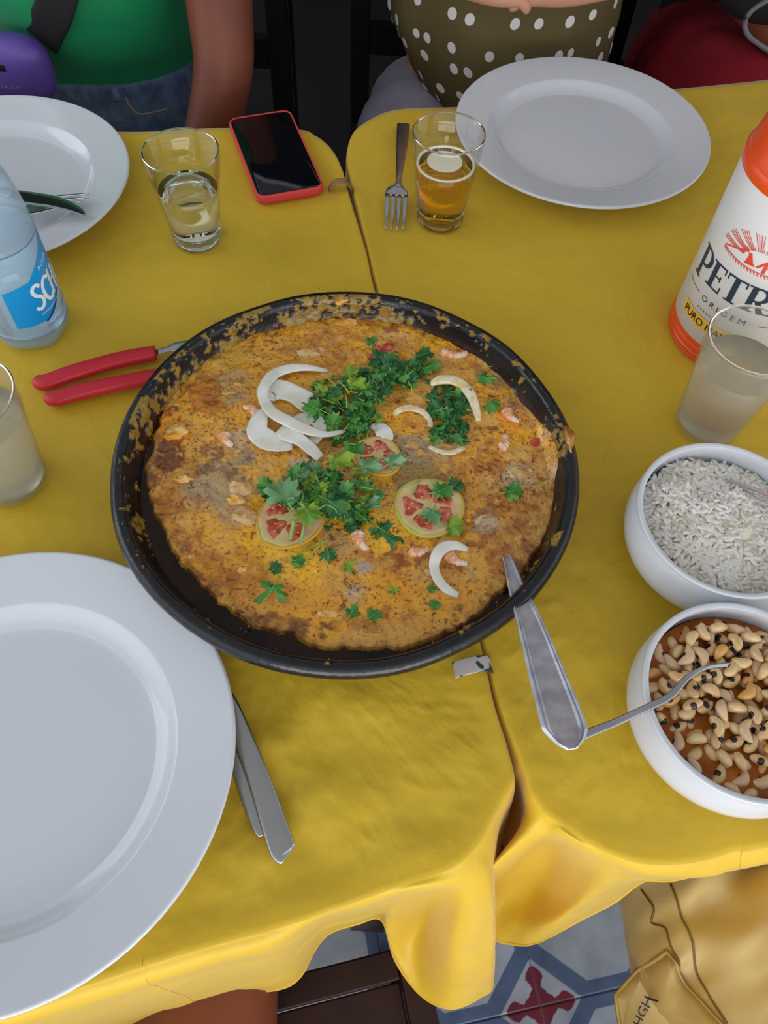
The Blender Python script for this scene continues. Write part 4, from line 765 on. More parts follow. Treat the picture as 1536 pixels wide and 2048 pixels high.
# ---------------------------------------------------------------- bottle cooler
M_orange = mat('orange_plastic', C8(226, 78, 28), .28, spec=.5, bs=30, bst=.03)
M_coolw = mat('cooler_white', C8(214, 210, 206), .32, bs=30, bst=.02)
M_ink = mat('ink_blue', C8(38, 56, 70), .5, bs=50, bst=.02); M_inkr = mat('ink_red', C8(214, 70, 44), .5, bs=50, bst=.02); M_iy = mat('ink_yellow', C8(228, 180, 66), .5, bs=50, bst=.02); M_ik = mat('ink_black', C8(28, 28, 30), .5, bs=50, bst=.02)
KC, KR = (29.35, 52.4), 5.4
def cyl(c, R, a0, z0, dr=.03):                # text plane (x right, y up, cm) -> wrapped on a cylinder
    return lambda x, y, z=0: (c[0]+(R+dr+z)*math.cos(math.radians(a0)+x/R), c[1]+(R+dr+z)*math.sin(math.radians(a0)+x/R), z0+y)
def strips(boxes):                            # quads given by 4 corner points, subdivided along both sides
    V, F = [], []
    for q in boxes:
        q = np.array(q, float); n = 6; b = len(V)
        for i in range(n+1):
            l = q[0]+(q[3]-q[0])*i/n; r = q[1]+(q[2]-q[1])*i/n
            for j in range(n+1): V.append(l+(r-l)*j/n)
        F += [[b+i*(n+1)+j, b+i*(n+1)+j+1, b+(i+1)*(n+1)+j+1, b+(i+1)*(n+1)+j] for i in range(n) for j in range(n)]
    return np.array(V), F
def R_(x0, y0, x1, y1): return [(x0, y0), (x1, y0), (x1, y1), (x0, y1)]
def arc(cx, cy, rx0, ry0, rx1, ry1, a0, a1, k=8):
    o = []
    for i in range(k):
        a, b = math.radians(a0+(a1-a0)*i/k), math.radians(a0+(a1-a0)*(i+1)/k)
        o.append([(cx+rx0*math.cos(a), cy+ry0*math.sin(a)), (cx+rx1*math.cos(a), cy+ry1*math.sin(a)), (cx+rx1*math.cos(b), cy+ry1*math.sin(b)), (cx+rx0*math.cos(b), cy+ry0*math.sin(b))])
    return o
def serif(ch):
    H = 1.
    if ch == 'P': return [R_(.08, 0, .3, 1), R_(-.04, 0, .42, .06), R_(-.04, .94, .3, 1), R_(.3, .93, .45, 1), R_(.3, .42, .45, .49)]+arc(.42, .71, .2, .22, .42, .29, -90, 90)
    if ch == 'E': return [R_(.08, 0, .3, 1), R_(-.04, 0, .72, .07), R_(-.04, .93, .68, 1), R_(.3, .48, .55, .54), R_(.62, .78, .68, 1), R_(.66, 0, .72, .26), R_(.51, .4, .57, .62)]
    if ch == 'T': return [R_(.27, 0, .49, 1), R_(.15, 0, .61, .06), R_(-.04, .93, .8, 1), R_(-.04, .76, .02, 1), R_(.74, .76, .8, 1)]
    if ch == 'R': return serif('P')+[[(.36, .45), (.58, .0), (.84, .0), (.56, .47)], R_(.58, 0, .92, .06)]
    if ch == 'A': return [[(.02, 0), (.1, 0), (.42, 1), (.36, 1)], [(.5, 0), (.76, 0), (.45, 1), (.36, 1)], R_(.15, .3, .6, .37), R_(-.06, 0, .2, .06), R_(.42, 0, .86, .06)]
def cooler():
    t = thing('bottle_cooler', (KC[0], KC[1], 0), 'white bottle cooler with orange base and top, printed with dark blue lettering', 'cooler')
    R = KR
    base = [(0, 0), (R-.25, 0), (R-.02, .12), (R+.02, .35), (R-.06, .42), (R+.06, .55), (R+.1, .8), (R+.02, .9), (R+.1, 1.0), (R+.1, 1.35), (R, 1.5), (R+.03, 1.75), (R, 1.95), (R-.1, 2.0), (0, 2.0)]
    obj('base_ring', lathe(base, (*KC, 0), 96), M_orange, t, smooth=40)
    obj('sleeve', lathe([(R-.12, 1.9), (R, 2.0), (R, 15.9), (R-.1, 16.)], (*KC, 0), 128), M_coolw, t)
    cap = [(R-.2, 15.8), (R+.02, 15.85), (R+.1, 16.0), (R+.1, 16.7), (R, 16.85), (R-.05, 16.9), (R-.05, 17.0), (R-.12, 17.2), (R-.6, 20.), (R-.9, 22.5), (R-1.1, 23.2), (R-1.5, 23.5), (2.2, 23.6), (1.7, 23.6), (1.7, 22), (0, 22)]
    obj('lid', lathe(cap, (*KC, 0), 96), M_orange, t, smooth=40)
    x = 0; big = []
    for ch, adv, yo in zip('PETRA', (1.75, 1.6, 1.75, 2.0, 1.5), (0, .0, .0, .0, 0)):
        v, f = strips(serif(ch)); s = 2.05; g = cyl(KC, R, 181, 7.0); h = 2.3 if ch != 'P' else 2.8
        big.append((np.array([g(a*2.1+x, b*h-(.35 if ch == 'P' else 0)) for a, b in v]), f)); x += adv+.1
    lt = obj('lettering', join(*big), M_ink, t, label='dark blue serif word PETRA')
    g = cyl(KC, R, 204, 5.6); obj('lettering', text('O R I G E M', .72, lambda a, b, z: g(a*1.15, b)), M_ink, t, label='small spaced word ORIGEM')
    w = 3.9; obj('rule_line', join(*[(np.array([cyl(KC, R, a0, 5.85)(p[0], p[1]) for p in v]), f) for a0, (v, f) in [(176, strips([R_(0, .0, 2.2, .06)])), (258, strips([R_(0, 0, 2, .06)]))]]), M_ink, t)
    g = cyl(KC, R, 188, 3.3, .06); v, f = strips([[(0, 0), (6.2, .0), (6.35, 1.1), (-.1, 1.1)]]); obj('banner', (np.array([g(*p) for p in v]), f), M_iy, t)
    g = cyl(KC, R, 188, 3.3, .10); obj('lettering', text('PURO MALTE', .95, lambda a, b, z: g(a*.98+.3, b+.2), .012), M_ik, t, label='black words PURO MALTE on a yellow banner')
    g = cyl(KC, R, 204, 4.75, .03); obj('lettering', text('C E R V E J A', .3, lambda a, b, z: g(a*1.25, b)), M_ink, t)
    # emblem: rays, hills
    L = []
    for i in range(46):
        a = math.radians(4+172*i/45.); r0 = .55; r1 = 1.0 if i % 6 == 0 else 1.9
        if i % 6 in (5,): continue
        c, s = math.cos(a), math.sin(a); n_ = (-s*.022, c*.022); X0, Y0, X1, Y1 = 2.1*r0*c, 1.15*r0*s, 2.1*r1*c*.72, 1.15*r1*s*.72
        L.append([(X0-n_[0], Y0-n_[1]), (X1-n_[0], Y1-n_[1]), (X1+n_[0], Y1+n_[1]), (X0+n_[0], Y0+n_[1])])
    L += [[(-2.6, -.2), (-2.5, -.25), (-.9, .3), (-1., .38)], [(-1., .38), (-.9, .3), (-.2, -.35), (-.45, -.35)], [(-.8, .3), (-.7, .34), (-.3, -.35), (-.9, -.4)], [(-.2, -.3), (.0, -.3), (.75, .55), (.65, .62)], [(.65, .62), (.75, .55), (1.5, -.3), (1.1, -.3)], R_(.25, -.5, .45, .15), [(1.2, -.3), (1.35, -.3), (2.0, .25), (1.95, .32)], [(1.95, .32), (2.0, .25), (3.1, -.3), (2.9, -.33)]]
    L += arc(.5, 0.0, .1, .08, .24, .2, -90, 90, 5)
    for i in range(26): x0 = -2.6+i*.22; y0 = -.25-.38*(1-((x0)/3.)**2); L.append([(x0, y0), (x0+.12, y0+.02), (x0+.17, y0-.16), (x0+.13, y0-.16)])
    for i in range(24): x0 = -2.6+i*.24; y0 = lambda x: -.22-.38*(1-(x/3.)**2); L.append([(x0, y0(x0)), (x0+.24, y0(x0+.24)), (x0+.24, y0(x0+.24)+.05), (x0, y0(x0)+.05)])
    v, f = strips(L); g = cyl(KC, R, 236, 11.2); obj('emblem', (np.array([g(a*1.25, b*1.35) for a, b in v]), f), M_inkr, t, label='orange-red sunrise and hills emblem')
cooler()

# ---------------------------------------------------------------- water bottle
def bottle():
    c = (-30.5, 47.4); R = 3.12; t = thing('water_bottle', (c[0], c[1], 0), 'clear plastic water bottle with a bright blue label, cut by the left edge', 'bottle')
    M_pet = thin('bottle_plastic', (.9, .95, .98), .12, 1.5, .2, C8(206, 224, 236), bs=120, bst=.7)
    def rf(a, j, z): return 1-(.10*max(0, 1-z/1.7)*(.5+.5*math.cos(5*a+.6))) if z < 1.7 else 1.
    out = [(0, .5), (1.2, .3), (2.0, 0), (2.6, .12), (2.95, .6), (R, 1.4), (R+.02, 1.7), (R-.08, 1.9), (R-.08, 9.7), (R, 9.8), (R+.04, 10), (R-.02, 10.5), (R-.12, 12.), (R-.4, 13.8), (R-1.0, 15.8), (R-1.7, 17.4), (1.25, 18.4), (1.2, 19.), (1.5, 19.1), (1.5, 19.3), (1.15, 19.4), (1.15, 20.3)]
    inn = [(max(0, r-.07), z+(.07 if z < 1 else 0)) for r, z in out[::-1]]
    dv, df = lathe([tuple(x) for x in cr(out, 70)]+[tuple(x) for x in cr(inn, 60)], (c[0], c[1], 0), 100, rf)
    obj('body', (dv, df), M_pet, t)
    obj('water', lathe([(0, .75), (2.0, .6), (2.7, 1.0), (R-.25, 1.8), (R-.26, 3.6), (0, 3.6)], (c[0], c[1], 0), 60), M_water, t)
    obj('cap', lathe([(1.35, 19.3), (1.42, 19.4), (1.42, 20.7), (1.3, 20.85), (0, 20.85)], (c[0], c[1], 0), 40, lambda a, j, z: 1+.02*math.cos(40*a)), mat('cap_blue', C8(40, 110, 200), .4, bs=50, bst=.03), t)
    # label: clear band with a blue flag on it
    obj('label_film', lathe([(R-.02, 1.9), (R, 2.), (R, 9.6), (R-.02, 9.7)], (c[0], c[1], 0), 96, lambda a, j, z: 1), thin('label_film', (.8, .9, .96), .2, 1.5, .55, C8(178, 208, 228), bs=70, bst=.8), t)
    g = cyl(c, R, -80, 0, .03)
    top = lambda x: 7.0+.25*math.sin((x-.6)*1.)+max(0, (x-2.2))*1.0-.2
    bot = lambda x: 3.1+max(0, x-2.4)**1.3*.5
    V, F = [], []; n = 48
    for i in range(n+1):
        x = .0+6.2*i/n
        for j in range(13): V.append(g(x, bot(x)+(top(x)-bot(x))*j/12))
    F = [[i*13+j, (i+1)*13+j, (i+1)*13+j+1, i*13+j+1] for i in range(n) for j in range(12)]
    obj('blue_panel', (np.array(V), F), mat('label_blue', C8(0, 150, 220), .3, bs=30, bst=.05), t)
    V = []
    for i in range(31):
        x = 2.3+3.8*i/30
        for j in range(3): V.append(cyl(c, R, -80, 0, .045)(x, bot(x)-.12+(.14+.2*math.sin(math.pi*i/30))*j/2))
    obj('dark_blue_swoosh', (np.array(V), [[i*3+j, (i+1)*3+j, (i+1)*3+j+1, i*3+j+1] for i in range(30) for j in range(2)]), mat('label_navy', C8(16, 50, 150), .3, bs=30, bst=.05), t)
    M_lw = mat('label_white', C8(236, 238, 242), .4, bs=50, bst=.02); M_lt = mat('label_teal', C8(50, 120, 150), .4, bs=50, bst=.02)
    # rounded letters S C H I N as thick strokes
    def stroke(pts, w=.3): 
        p = cr(np.array(pts, float), 22); q = []
        for i in range(len(p)-1):
            d = p[i+1]-p[i]; d /= np.linalg.norm(d)+1e-9; nrm = np.array([-d[1], d[0]])*w/2; q.append([p[i]-nrm-d*.02, p[i+1]-nrm+d*.02, p[i+1]+nrm+d*.02, p[i]+nrm-d*.02])
        return q
    G = {'S': [[(.95, 1.7), (.7, 1.95), (.3, 1.85), (.15, 1.5), (.4, 1.15), (.75, .95), (.9, .6), (.7, .2), (.3, .05), (.0, .25)]], 'C': [[(1.0, 1.6), (.75, 1.85), (.35, 1.7), (.1, 1.2), (.15, .5), (.5, .1), (.85, .15), (1.05, .4)]], 'H': [[(.1, 0), (.12, 1), (.2, 1.9)], [(.85, 0), (.87, 1), (.95, 1.9)], [(.1, .95), (.5, 1.0), (.9, 1.0)]], 'I': [[(.2, 0), (.2, 1), (.2, 1.5)]], 'N': [[(.1, 0), (.1, .8), (.12, 1.5)], [(.12, 1.4), (.5, .8), (.8, .1)], [(.82, 0), (.82, .8), (.85, 1.5)]]}
    x = 2.35; L = []; gg = cyl(c, R, -80, 4.3, .055)
    for ch, adv in zip('SCHIN', (1.0, 1.0, 1.05, .45, 1.)):
        for s in G[ch]: v, f = strips(stroke([(a*.9+x-.35, b*1.15+(x-2.35)*.18) for a, b in s])); L.append((np.array([gg(*p) for p in v]), f))
        x += adv
    obj('lettering', join(*L), M_lw, t, label='rounded white letters beginning SCH')
    gg = cyl(c, R, -80, 0, .055)
    obj('lettering', text('AGUA', .55, lambda a, b, z: gg(a+3.3, b+7.3+(a)*.3)), M_lw, t); obj('lettering', text('FONTE SANTO ANTONIO', .22, lambda a, b, z: gg(a+2.2, b+3.75+a*.15)), M_lw, t)
    obj('lettering', text('SEM GAS', .42, lambda a, b, z: gg(a+4.3, b+3.0+a*.1)), M_lt, t); obj('lettering', text('CONTEUDO', .36, lambda a, b, z: gg(a+2.2, b+2.4)), M_lt, t)
    M_lg = mat('label_grey', C8(110, 120, 140), .5, bs=50, bst=.02)
    for k in range(14): obj('fine_print', text('INFORMACAO NUTRICIONAL AGUA', .17, lambda a, b, z: cyl(c, R, -80, 2.3+.23*k, .05)(a-3.3, b)), M_lg, t) if k % 1 == 0 else None
    rr = np.random.RandomState(8); D_ = []
    for k in range(170):
        z = rr.uniform(8.9, 15.5) if k > 40 else rr.uniform(.8, 3); rad = R if z < 10.5 else R-.12-(max(0, z-12))*.3; a = math.radians(rr.uniform(-150, 60)); r = rr.uniform(.03, .08); e, f = ellipsoid(r, 7, 5, (c[0]+(rad+.02)*math.cos(a), c[1]+(rad+.02)*math.sin(a), z)); D_.append((e, f))
    obj('droplets', join(*D_), M_water, t, kind='stuff')
bottle()

# ---------------------------------------------------------------- people
def body(name, J, E, parent, m=M_skin):
    V = np.array([j[:3] for j in J], float); og = ORG[parent.name]
    me = bpy.data.meshes.new(name); me.from_pydata(((V-og)*.01).tolist(), E, []); me.materials.append(m)
    o = bpy.data.objects.new(name, me); COL.objects.link(o); o.parent = parent; ORG[o.name] = og
    s = o.modifiers.new('skin', 'SKIN'); s.use_smooth_shade = True
    for i, j in enumerate(J): me.skin_vertices[0].data[i].radius = (j[3]*.01, (j[4] if len(j) > 4 else j[3])*.01)
    me.skin_vertices[0].data[0].use_root = True
    b = o.modifiers.new('sub', 'SUBSURF'); b.levels = 2; b.render_levels = 2
    return o
def torso(rings, parent, m, name, disp=.5, seed=1, n=72, caps=True, fold=(1, 1, .6)):     # rings: (x, y, z, rx, ry, rot)
    A = cr(np.array(rings, float), 46); R = []
    for a in A:
        t = np.linspace(0, 2*math.pi, n, endpoint=False); x, y = a[3]*np.cos(t), a[4]*np.sin(t); cs, sn = math.cos(a[5]), math.sin(a[5]); R.append(np.c_[a[0]+x*cs-y*sn, a[1]+x*sn+y*cs, t*0+a[2]])
    V, F = loft(R, caps=caps); nrm = V-np.repeat(A[:, :3], n, 0); nrm /= np.linalg.norm(nrm, axis=1)[:, None]+1e-9
    V = V+nrm*(disp*(fbm(V*np.array(fold), .22, seed, 4)-.5)*2)[:, None]; return obj(name, (V, F), m, parent), V
def limb(P, r, m, name, parent, disp=.3, seed=1, mm=40, n=44, k=.16, **kw):
    A = cr(np.c_[np.array(P, float), np.array(r, float)], n); V, F = ribbon(A[:, :3], A[:, 3]*2, A[:, 3]*2, m=mm, e=1.)
    c = np.repeat(A[:, :3], mm, 0); d = V-c; d /= np.linalg.norm(d, axis=1)[:, None]; V = V+d*(disp*(fbm(V, k, seed, 4)-.5)*2)[:, None]; return obj(name, (V, F), m, parent, **kw)
def chair(c, rot, label, zs=-30., sx=40., sy=40., parts_seed=0, back=True, m=M_wood, panel=True):
    t = thing('wooden_chair', (c[0], c[1], -75), label, 'chair'); cs, sn = math.cos(rot), math.sin(rot)
    def B(n_, x, y, z, a, b, h, mm=m): bevel(obj(n_, box((c[0]+x*cs-y*sn, c[1]+x*sn+y*cs, z), (a, b, h), rot), mm, t, smooth=False), .15)
    B('seat', 0, 0, zs-1.6, sx-5., sy-5., 1.2)
    for s in (-1, 1): B('rail', s*(sx/2-1.2), 0, zs-1.5, 2.4, sy, 4.); B('rail', 0, s*(sy/2-1.2), zs-1.5, sx-4.9, 2.4, 3.6)
    for a in (-1, 1):
        for b in (-1, 1): B('leg', a*(sx/2-1.6), b*(sy/2-1.6), (zs-75-3.6)/2, 3.2, 3.2, 75+zs-3.8)
    if back:
        for a in (-1, 1): B('back_post', a*(sx/2-1.4), -sy/2+1.4, zs+21, 3, 2.6, 41)
        for k in range(3): B('back_slat', 0, -sy/2+1.4, zs+14+k*11, sx-6, 1.8, 4.5)
    return t
chair((-7.8, -23.3), math.radians(16), 'dark wooden chair at the bottom of the picture, under the bare legs', sx=42, sy=48, back=False)
M_shirt = mat('green_jersey', C8(0, 130, 78), .75, col2=C8(0, 116, 70), vs_=8, bs=400, bst=.1, sheen=.2)
M_denim = mat('denim', C8(62, 78, 104), .8, col2=C8(84, 102, 130), vs_=60, bs=500, bst=.25)
# person in the green shirt
t = thing('person', (-41, 104, -75), 'seated person in a green shirt with a black strap and denim shorts, arm hanging down', 'person')
body('body', [(-40, 106, -24, 13, 9), (-40, 105, -8, 12, 8.5), (-40, 104, 10, 13, 9), (-40, 105, 24, 14, 8), (-40, 105, 34, 5.5, 5.5),
   (-29, 104, 29, 5.2), (-22.5, 99, 20, 4.3), (-21.5, 92, 7, 3.9), (-20.9, 88, 0.5, 3.5), (-23, 86, -6, 3.2), (-27, 84, -14, 2.5), (-29, 82, -17, 2.6, 1.4),
   (-51, 104, 29, 5.2), (-57, 99, 12, 4.2), (-58, 93, -4, 3.6), (-52, 86, -14, 2.6), (-50, 83, -16, 2.6, 1.4),
   (-31, 98, -22, 8.5), (-30, 76, -22, 7.2), (-30, 58, -23, 5.6), (-30, 56, -45, 4.6), (-30, 58, -69, 3.4), (-30, 50, -73, 3., 1.6),
   (-49, 98, -22, 8.5), (-50, 76, -22, 7.2), (-51, 58, -23, 5.6), (-51, 56, -45, 4.6), (-51, 58, -69, 3.4), (-51, 50, -73, 3., 1.6),
   (-29.5, 79, -18.5, .8), (-30.5, 78, -18.8, .8), (-31.2, 79, -19, .8), (-28, 80, -18, .8), (-27, 82.5, -16.5, .9)],
   [(0, 1), (1, 2), (2, 3), (3, 4), (3, 5), (5, 6), (6, 7), (7, 8), (8, 9), (9, 10), (10, 11), (3, 12), (12, 13), (13, 14), (14, 15), (15, 16), (0, 17), (17, 18), (18, 19), (19, 20), (20, 21), (21, 22), (0, 23), (23, 24), (24, 25), (25, 26), (26, 27), (27, 28), (11, 29), (11, 30), (11, 31), (11, 32), (11, 33)], t)
torso([(-40, 105, -9, 13.4, 9.5, 0), (-40, 104.5, -6.5, 13.5, 11.3, 0), (-40, 104, -4, 13.6, 11.6, 0), (-40, 103.5, -1.5, 13.9, 12.6, 0), (-40, 103.5, 2, 14., 14.2, 0), (-40, 103.5, 6, 14.2, 15.2, 0), (-40, 104, 14, 15, 14, 0), (-40, 105, 24, 16, 11.5, 0), (-40, 105, 30, 13, 9.5, 0), (-40, 105, 34, 8, 7.5, 0)], t, M_shirt, 'shirt', .25, 5)
torso([(-40, 106, -30, 16, 13, 0), (-40, 105, -22, 15.5, 13.5, 0), (-40, 104.5, -14, 14.6, 13.2, 0), (-40, 104.5, -8, 14.2, 12.3, 0), (-40, 104.5, -5.6, 14., 12., 0), (-40, 104.5, -5.4, 13., 11., 0)], t, M_denim, 'shorts', .4, 6)
for s, x in ((1, -31), (-1, -49)): limb([(x, 104, -22), (x, 94, -21.5), (x+s, 84, -21.5), (x+s, 72, -21.5)], [9.5, 9.8, 9.2, 8.6], M_denim, 'shorts_leg', t, .5, 8)
obj('belt_loop', ribbon(cr(np.array([uy(228, 172, 92.2), uy(232, 188, 91.6), uy(238, 203, 91.4)]), 6), .9, .25, up=(0, -1, 0)), M_denim, t)
obj('pocket_seam', tube(cr(np.array([uy(252, 195, 91.2), uy(262, 215, 90.6), uy(280, 228, 90.4), (uy(300, 226, 90.6)), uy(335, 218, 91.2)]), 20), .13), mat('thread', C8(126, 104, 92), .7, bs=50, bst=.1), t)
st = cr(np.array([uy(122, -30, 87.5), uy(108, 20, 87.3), uy(95, 50, 88.2), uy(82, 82, 89.4)]), 16); obj('strap', ribbon(st, 3.9, .25, up=(0, -1, .2)), M_black, t)
t2 = thing('pouch', uy(45, 190, 87), 'purple pouch bag against the green shirt, beyond the left plate', 'bag')
V, F = ellipsoid(1, 40, 24); V = np.sign(V)*np.abs(V)**np.array([.6, .8, .6]); V = V*np.array([4.6, 2.0, 3.6]); cpt = uy(22, 135, 87.); V = V+cpt; V[:, 1] += .5*(fbm(V, .3, 7)-.5)
M_pur = mat('purple_nylon', C8(98, 74, 160), .45, col2=C8(84, 62, 144), vs_=10, bs=50, bst=.2)
obj('body', (V, F), M_pur, t2)
obj('opening_band', box(cpt+[-2.2, -1.9, 1.0], (5, .4, .6)), M_black, t2); 
obj('logo', text('@ Noite', .9, lambda a, b, z: (cpt[0]-2.0+a, cpt[1]-2.15, cpt[2]-1.2+b)), mat('logo_grey', C8(128, 110, 170), .6, bs=50, bst=.02), t2)
# person in the dotted blouse
M_olive = mat('olive_cloth', C8(104, 90, 52), .8, bs=400, bst=.12, col2=C8(94, 80, 44), vs_=7)
M_dot = mat('dot_white', C8(226, 220, 214), .8, bs=400, bst=.1); M_lil = mat('lilac_cotton', C8(176, 168, 184), .85, bs=200, bst=.2, col2=C8(160, 152, 170), vs_=10)
t = thing('person', (11, 109, -75), 'seated person in an olive blouse with white dots and pale lilac trousers', 'person')
body('body', [(11, 112, -26, 14, 9.5), (11, 110, -8, 12, 8), (11, 108, 10, 12, 8), (11, 108, 25, 13, 7.5), (11, 108, 35, 5, 5),
   (22, 107, 29, 5), (29, 102, 19, 4), (30, 94, 14.5, 3.4), (22, 91.5, 12, 2.8), (16, 91.5, 9.6, 2.2), (12.5, 91.5, 8.6, 2., 1.4),
   (0, 107, 29, 5), (-6, 102, 19, 4), (-4, 94, 14.5, 3.4), (2, 91.5, 11.5, 2.8), (6.5, 91.5, 9.2, 2.1), (9, 91, 8.6, 2., 1.4),
   (19, 104, -24, 8), (20, 82, -23, 7), (21, 62, -24, 5.4), (21, 60, -46, 4.4), (21, 63, -69, 3.3), (21, 55, -73, 3, 1.6),
   (3, 104, -24, 8), (2, 84, -23, 7), (1, 64, -24, 5.4), (1, 62, -46, 4.4), (1, 65, -69, 3.3), (1, 57, -73, 3, 1.6),
   (9.5, 90.5, 7.3, .8), (9.9, 90.6, 8.2, .8), (9.8, 91, 9, .8), (12, 90.0, 7.4, .8), (11.8, 90.2, 8.4, .8), (12.2, 90.4, 9.2, .8)],
   [(0, 1), (1, 2), (2, 3), (3, 4), (3, 5), (5, 6), (6, 7), (7, 8), (8, 9), (9, 10), (3, 11), (11, 12), (12, 13), (13, 14), (14, 15), (15, 16), (0, 17), (17, 18), (18, 19), (19, 20), (20, 21), (21, 22), (0, 23), (23, 24), (24, 25), (25, 26), (26, 27), (27, 28), (10, 29), (10, 30), (10, 31), (16, 32), (16, 33), (16, 34)], t, mat('light_skin', C8(206, 150, 122), .5, col2=C8(196, 138, 110), vs_=12, sss=.1, bs=300, bst=.05))
rings = [(15, 108, -15, 9, 8, 0), (14, 107.5, -12, 11, 10.5, 0), (12.3, 107.5, -7, 12.9, 11.8, 0), (10.6, 107.5, 0, 14.3, 12, 0), (11, 108, 8, 14.0, 11.5, 0), (11, 108, 18, 14.5, 11, 0), (11, 108, 28, 14, 9, 0), (11, 108, 34, 8, 7, 0)]
bl, bv = torso(rings, t, M_olive, 'blouse', .7, 9, fold=(1.4, 1.4, .5))
def dots():
    n = 72; A = bv.reshape(46, n, 3); L = []
    for r in range(2, 26):
        zrow = A[r, :, 2].mean()
    zs = A[:, 0, 2]; z = -13.5; row = 0; rr = np.random.RandomState(4)
    while z < 14:
        r = int(np.argmin(abs(zs-z)))
        for k in range(12):
            ang = math.pi+math.pi*(k+.5*(row % 2)+rr.uniform(-.28, .28))/12.
            j = int(ang/(2*math.pi)*n) % n; f = ang/(2*math.pi)*n-int(ang/(2*math.pi)*n)
            p = A[r, j]*(1-f)+A[r, (j+1) % n]*f; tn = A[r, (j+1) % n]-A[r, j]; tn /= np.linalg.norm(tn); up = A[min(r+1, 45), j]-A[r, j]; up /= np.linalg.norm(up); nn_ = np.cross(tn, up); p = p+nn_*.06
            b = np.linspace(0, 2*math.pi, 14, endpoint=False); rad = rr.uniform(.48, .62)
            q = np.array([p+tn*rad*math.cos(x)+up*rad*1.1*math.sin(x) for x in b]); L.append((np.vstack([q, p+nn_*.04]), [[i, (i+1) % 14, 14] for i in range(14)]))
        z += 2.7; row += 1
    return L
for v, f in dots(): obj('dot', (v, f), M_dot, t)
limb([(4, 112, -19), (2, 104, -18), (1.5, 92, -19.0), (1, 76, -20), (1, 62, -22)], [10, 9.5, 8.8, 8, 7], M_lil, 'trouser_leg', t, .8, 10, k=.2)
limb([(19, 112, -22), (19.5, 103, -20), (20, 92, -20), (20, 76, -20), (20, 62, -22)], [10, 9.5, 8.8, 8, 7], M_lil, 'trouser_leg', t, .8, 11, k=.2)
# person in red at the far right
M_redc = mat('crimson_cotton', C8(150, 18, 34), .8, col2=C8(120, 12, 28), vs_=7, bs=200, bst=.15)
t = thing('person', (48, 118, -75), 'seated person in crimson trousers and black top, far right corner', 'person')
body('body', [(48, 124, -24, 14, 10), (48, 122, -6, 12, 8), (48, 121, 12, 13, 8), (48, 121, 27, 13, 7.5), (48, 121, 37, 5, 5), (59, 120, 30, 5), (65, 114, 14, 4), (64, 106, 0, 3.4), (56, 100, -6, 2.6), (52, 98, -6.5, 2.4, 1.4), (37, 120, 30, 5), (32, 116, 18, 4), (36, 108, 6, 3.4), (44, 101, 1, 2.6), (48, 99, 0, 2.4, 1.4)],
   [(0, 1), (1, 2), (2, 3), (3, 4), (3, 5), (5, 6), (6, 7), (7, 8), (8, 9), (3, 10), (10, 11), (11, 12), (12, 13), (13, 14)], t)
torso([(48, 122, -10, 14, 11, 0), (48, 121, -3, 13.5, 11, 0), (48, 121, 8, 13.5, 10.5, 0), (48, 121, 20, 15, 10.5, 0), (48, 121, 30, 13, 9, 0), (48, 121, 36, 7, 7, 0)], t, M_black, 'top', .5, 12)
limb([(41, 122, -14), (40.5, 112, -10), (40, 102, -9), (40, 85, -14)], [9.5, 9.5, 8.8, 7.5], M_redc, 'trouser_leg', t, 1.2, 13, k=.25)
limb([(56, 122, -14), (56.5, 112, -10), (57, 102, -9), (57, 85, -14)], [9.5, 9.5, 8.8, 7.5], M_redc, 'trouser_leg', t, 1.2, 14, k=.25)
t = thing('handbag', (50, 101, -1), 'black bag with a thin cord loop on the crimson lap', 'bag')
V, F = ellipsoid(1, 32, 20); V = np.sign(V)*np.abs(V)**.7*np.array([9, 5, 5.5])+uy(1530, 0, 101)+[2.5, 1, 3.2]; obj('body', (V, F), M_black, t)
obj('cord', tube(cr(np.array([uy(1545, -5, 94), uy(1505, 20, 94), uy(1490, 45, 94), uy(1496, 70, 94), uy(1520, 90, 95), uy(1545, 105, 96)]), 30), .28), mat('grey_cord', C8(90, 92, 102), .5, bs=50, bst=.05), t)
chair((-40, 104), math.pi, 'dark wooden chair under the person in the green shirt', sx=42, sy=40, m=M_black); chair((11, 110), math.pi, 'dark wooden chair under the person in the dotted blouse', sx=42, sy=40, m=M_black); chair((50, 118), math.pi, 'dark wooden chair under the person in crimson trousers', zs=-22, sx=42, sy=40, m=M_black)
# bare legs at the near left
t = thing('person', (-19, -30, -75), 'bare brown thighs of a seated person at the lower left, under the tablecloth hem', 'person')
body('body', [(-19, -44, -19, 12, 9), (-11, -36, -21.5, 8.2), (-11, -10, -21.5, 7), (-12.2, 12, -23, 5.6), (-12, 15, -46, 4.6), (-12, 12, -69, 3.4), (-12, 20, -73, 3, 1.6), (-27, -36, -21.5, 8.2), (-29.5, -10, -21.5, 7), (-31, 12, -23, 5.6), (-31, 15, -46, 4.6), (-31, 12, -69, 3.4), (-31, 20, -73, 3, 1.6)],
   [(0, 1), (1, 2), (2, 3), (3, 4), (4, 5), (5, 6), (0, 7), (7, 8), (8, 9), (9, 10), (10, 11), (11, 12)], t)
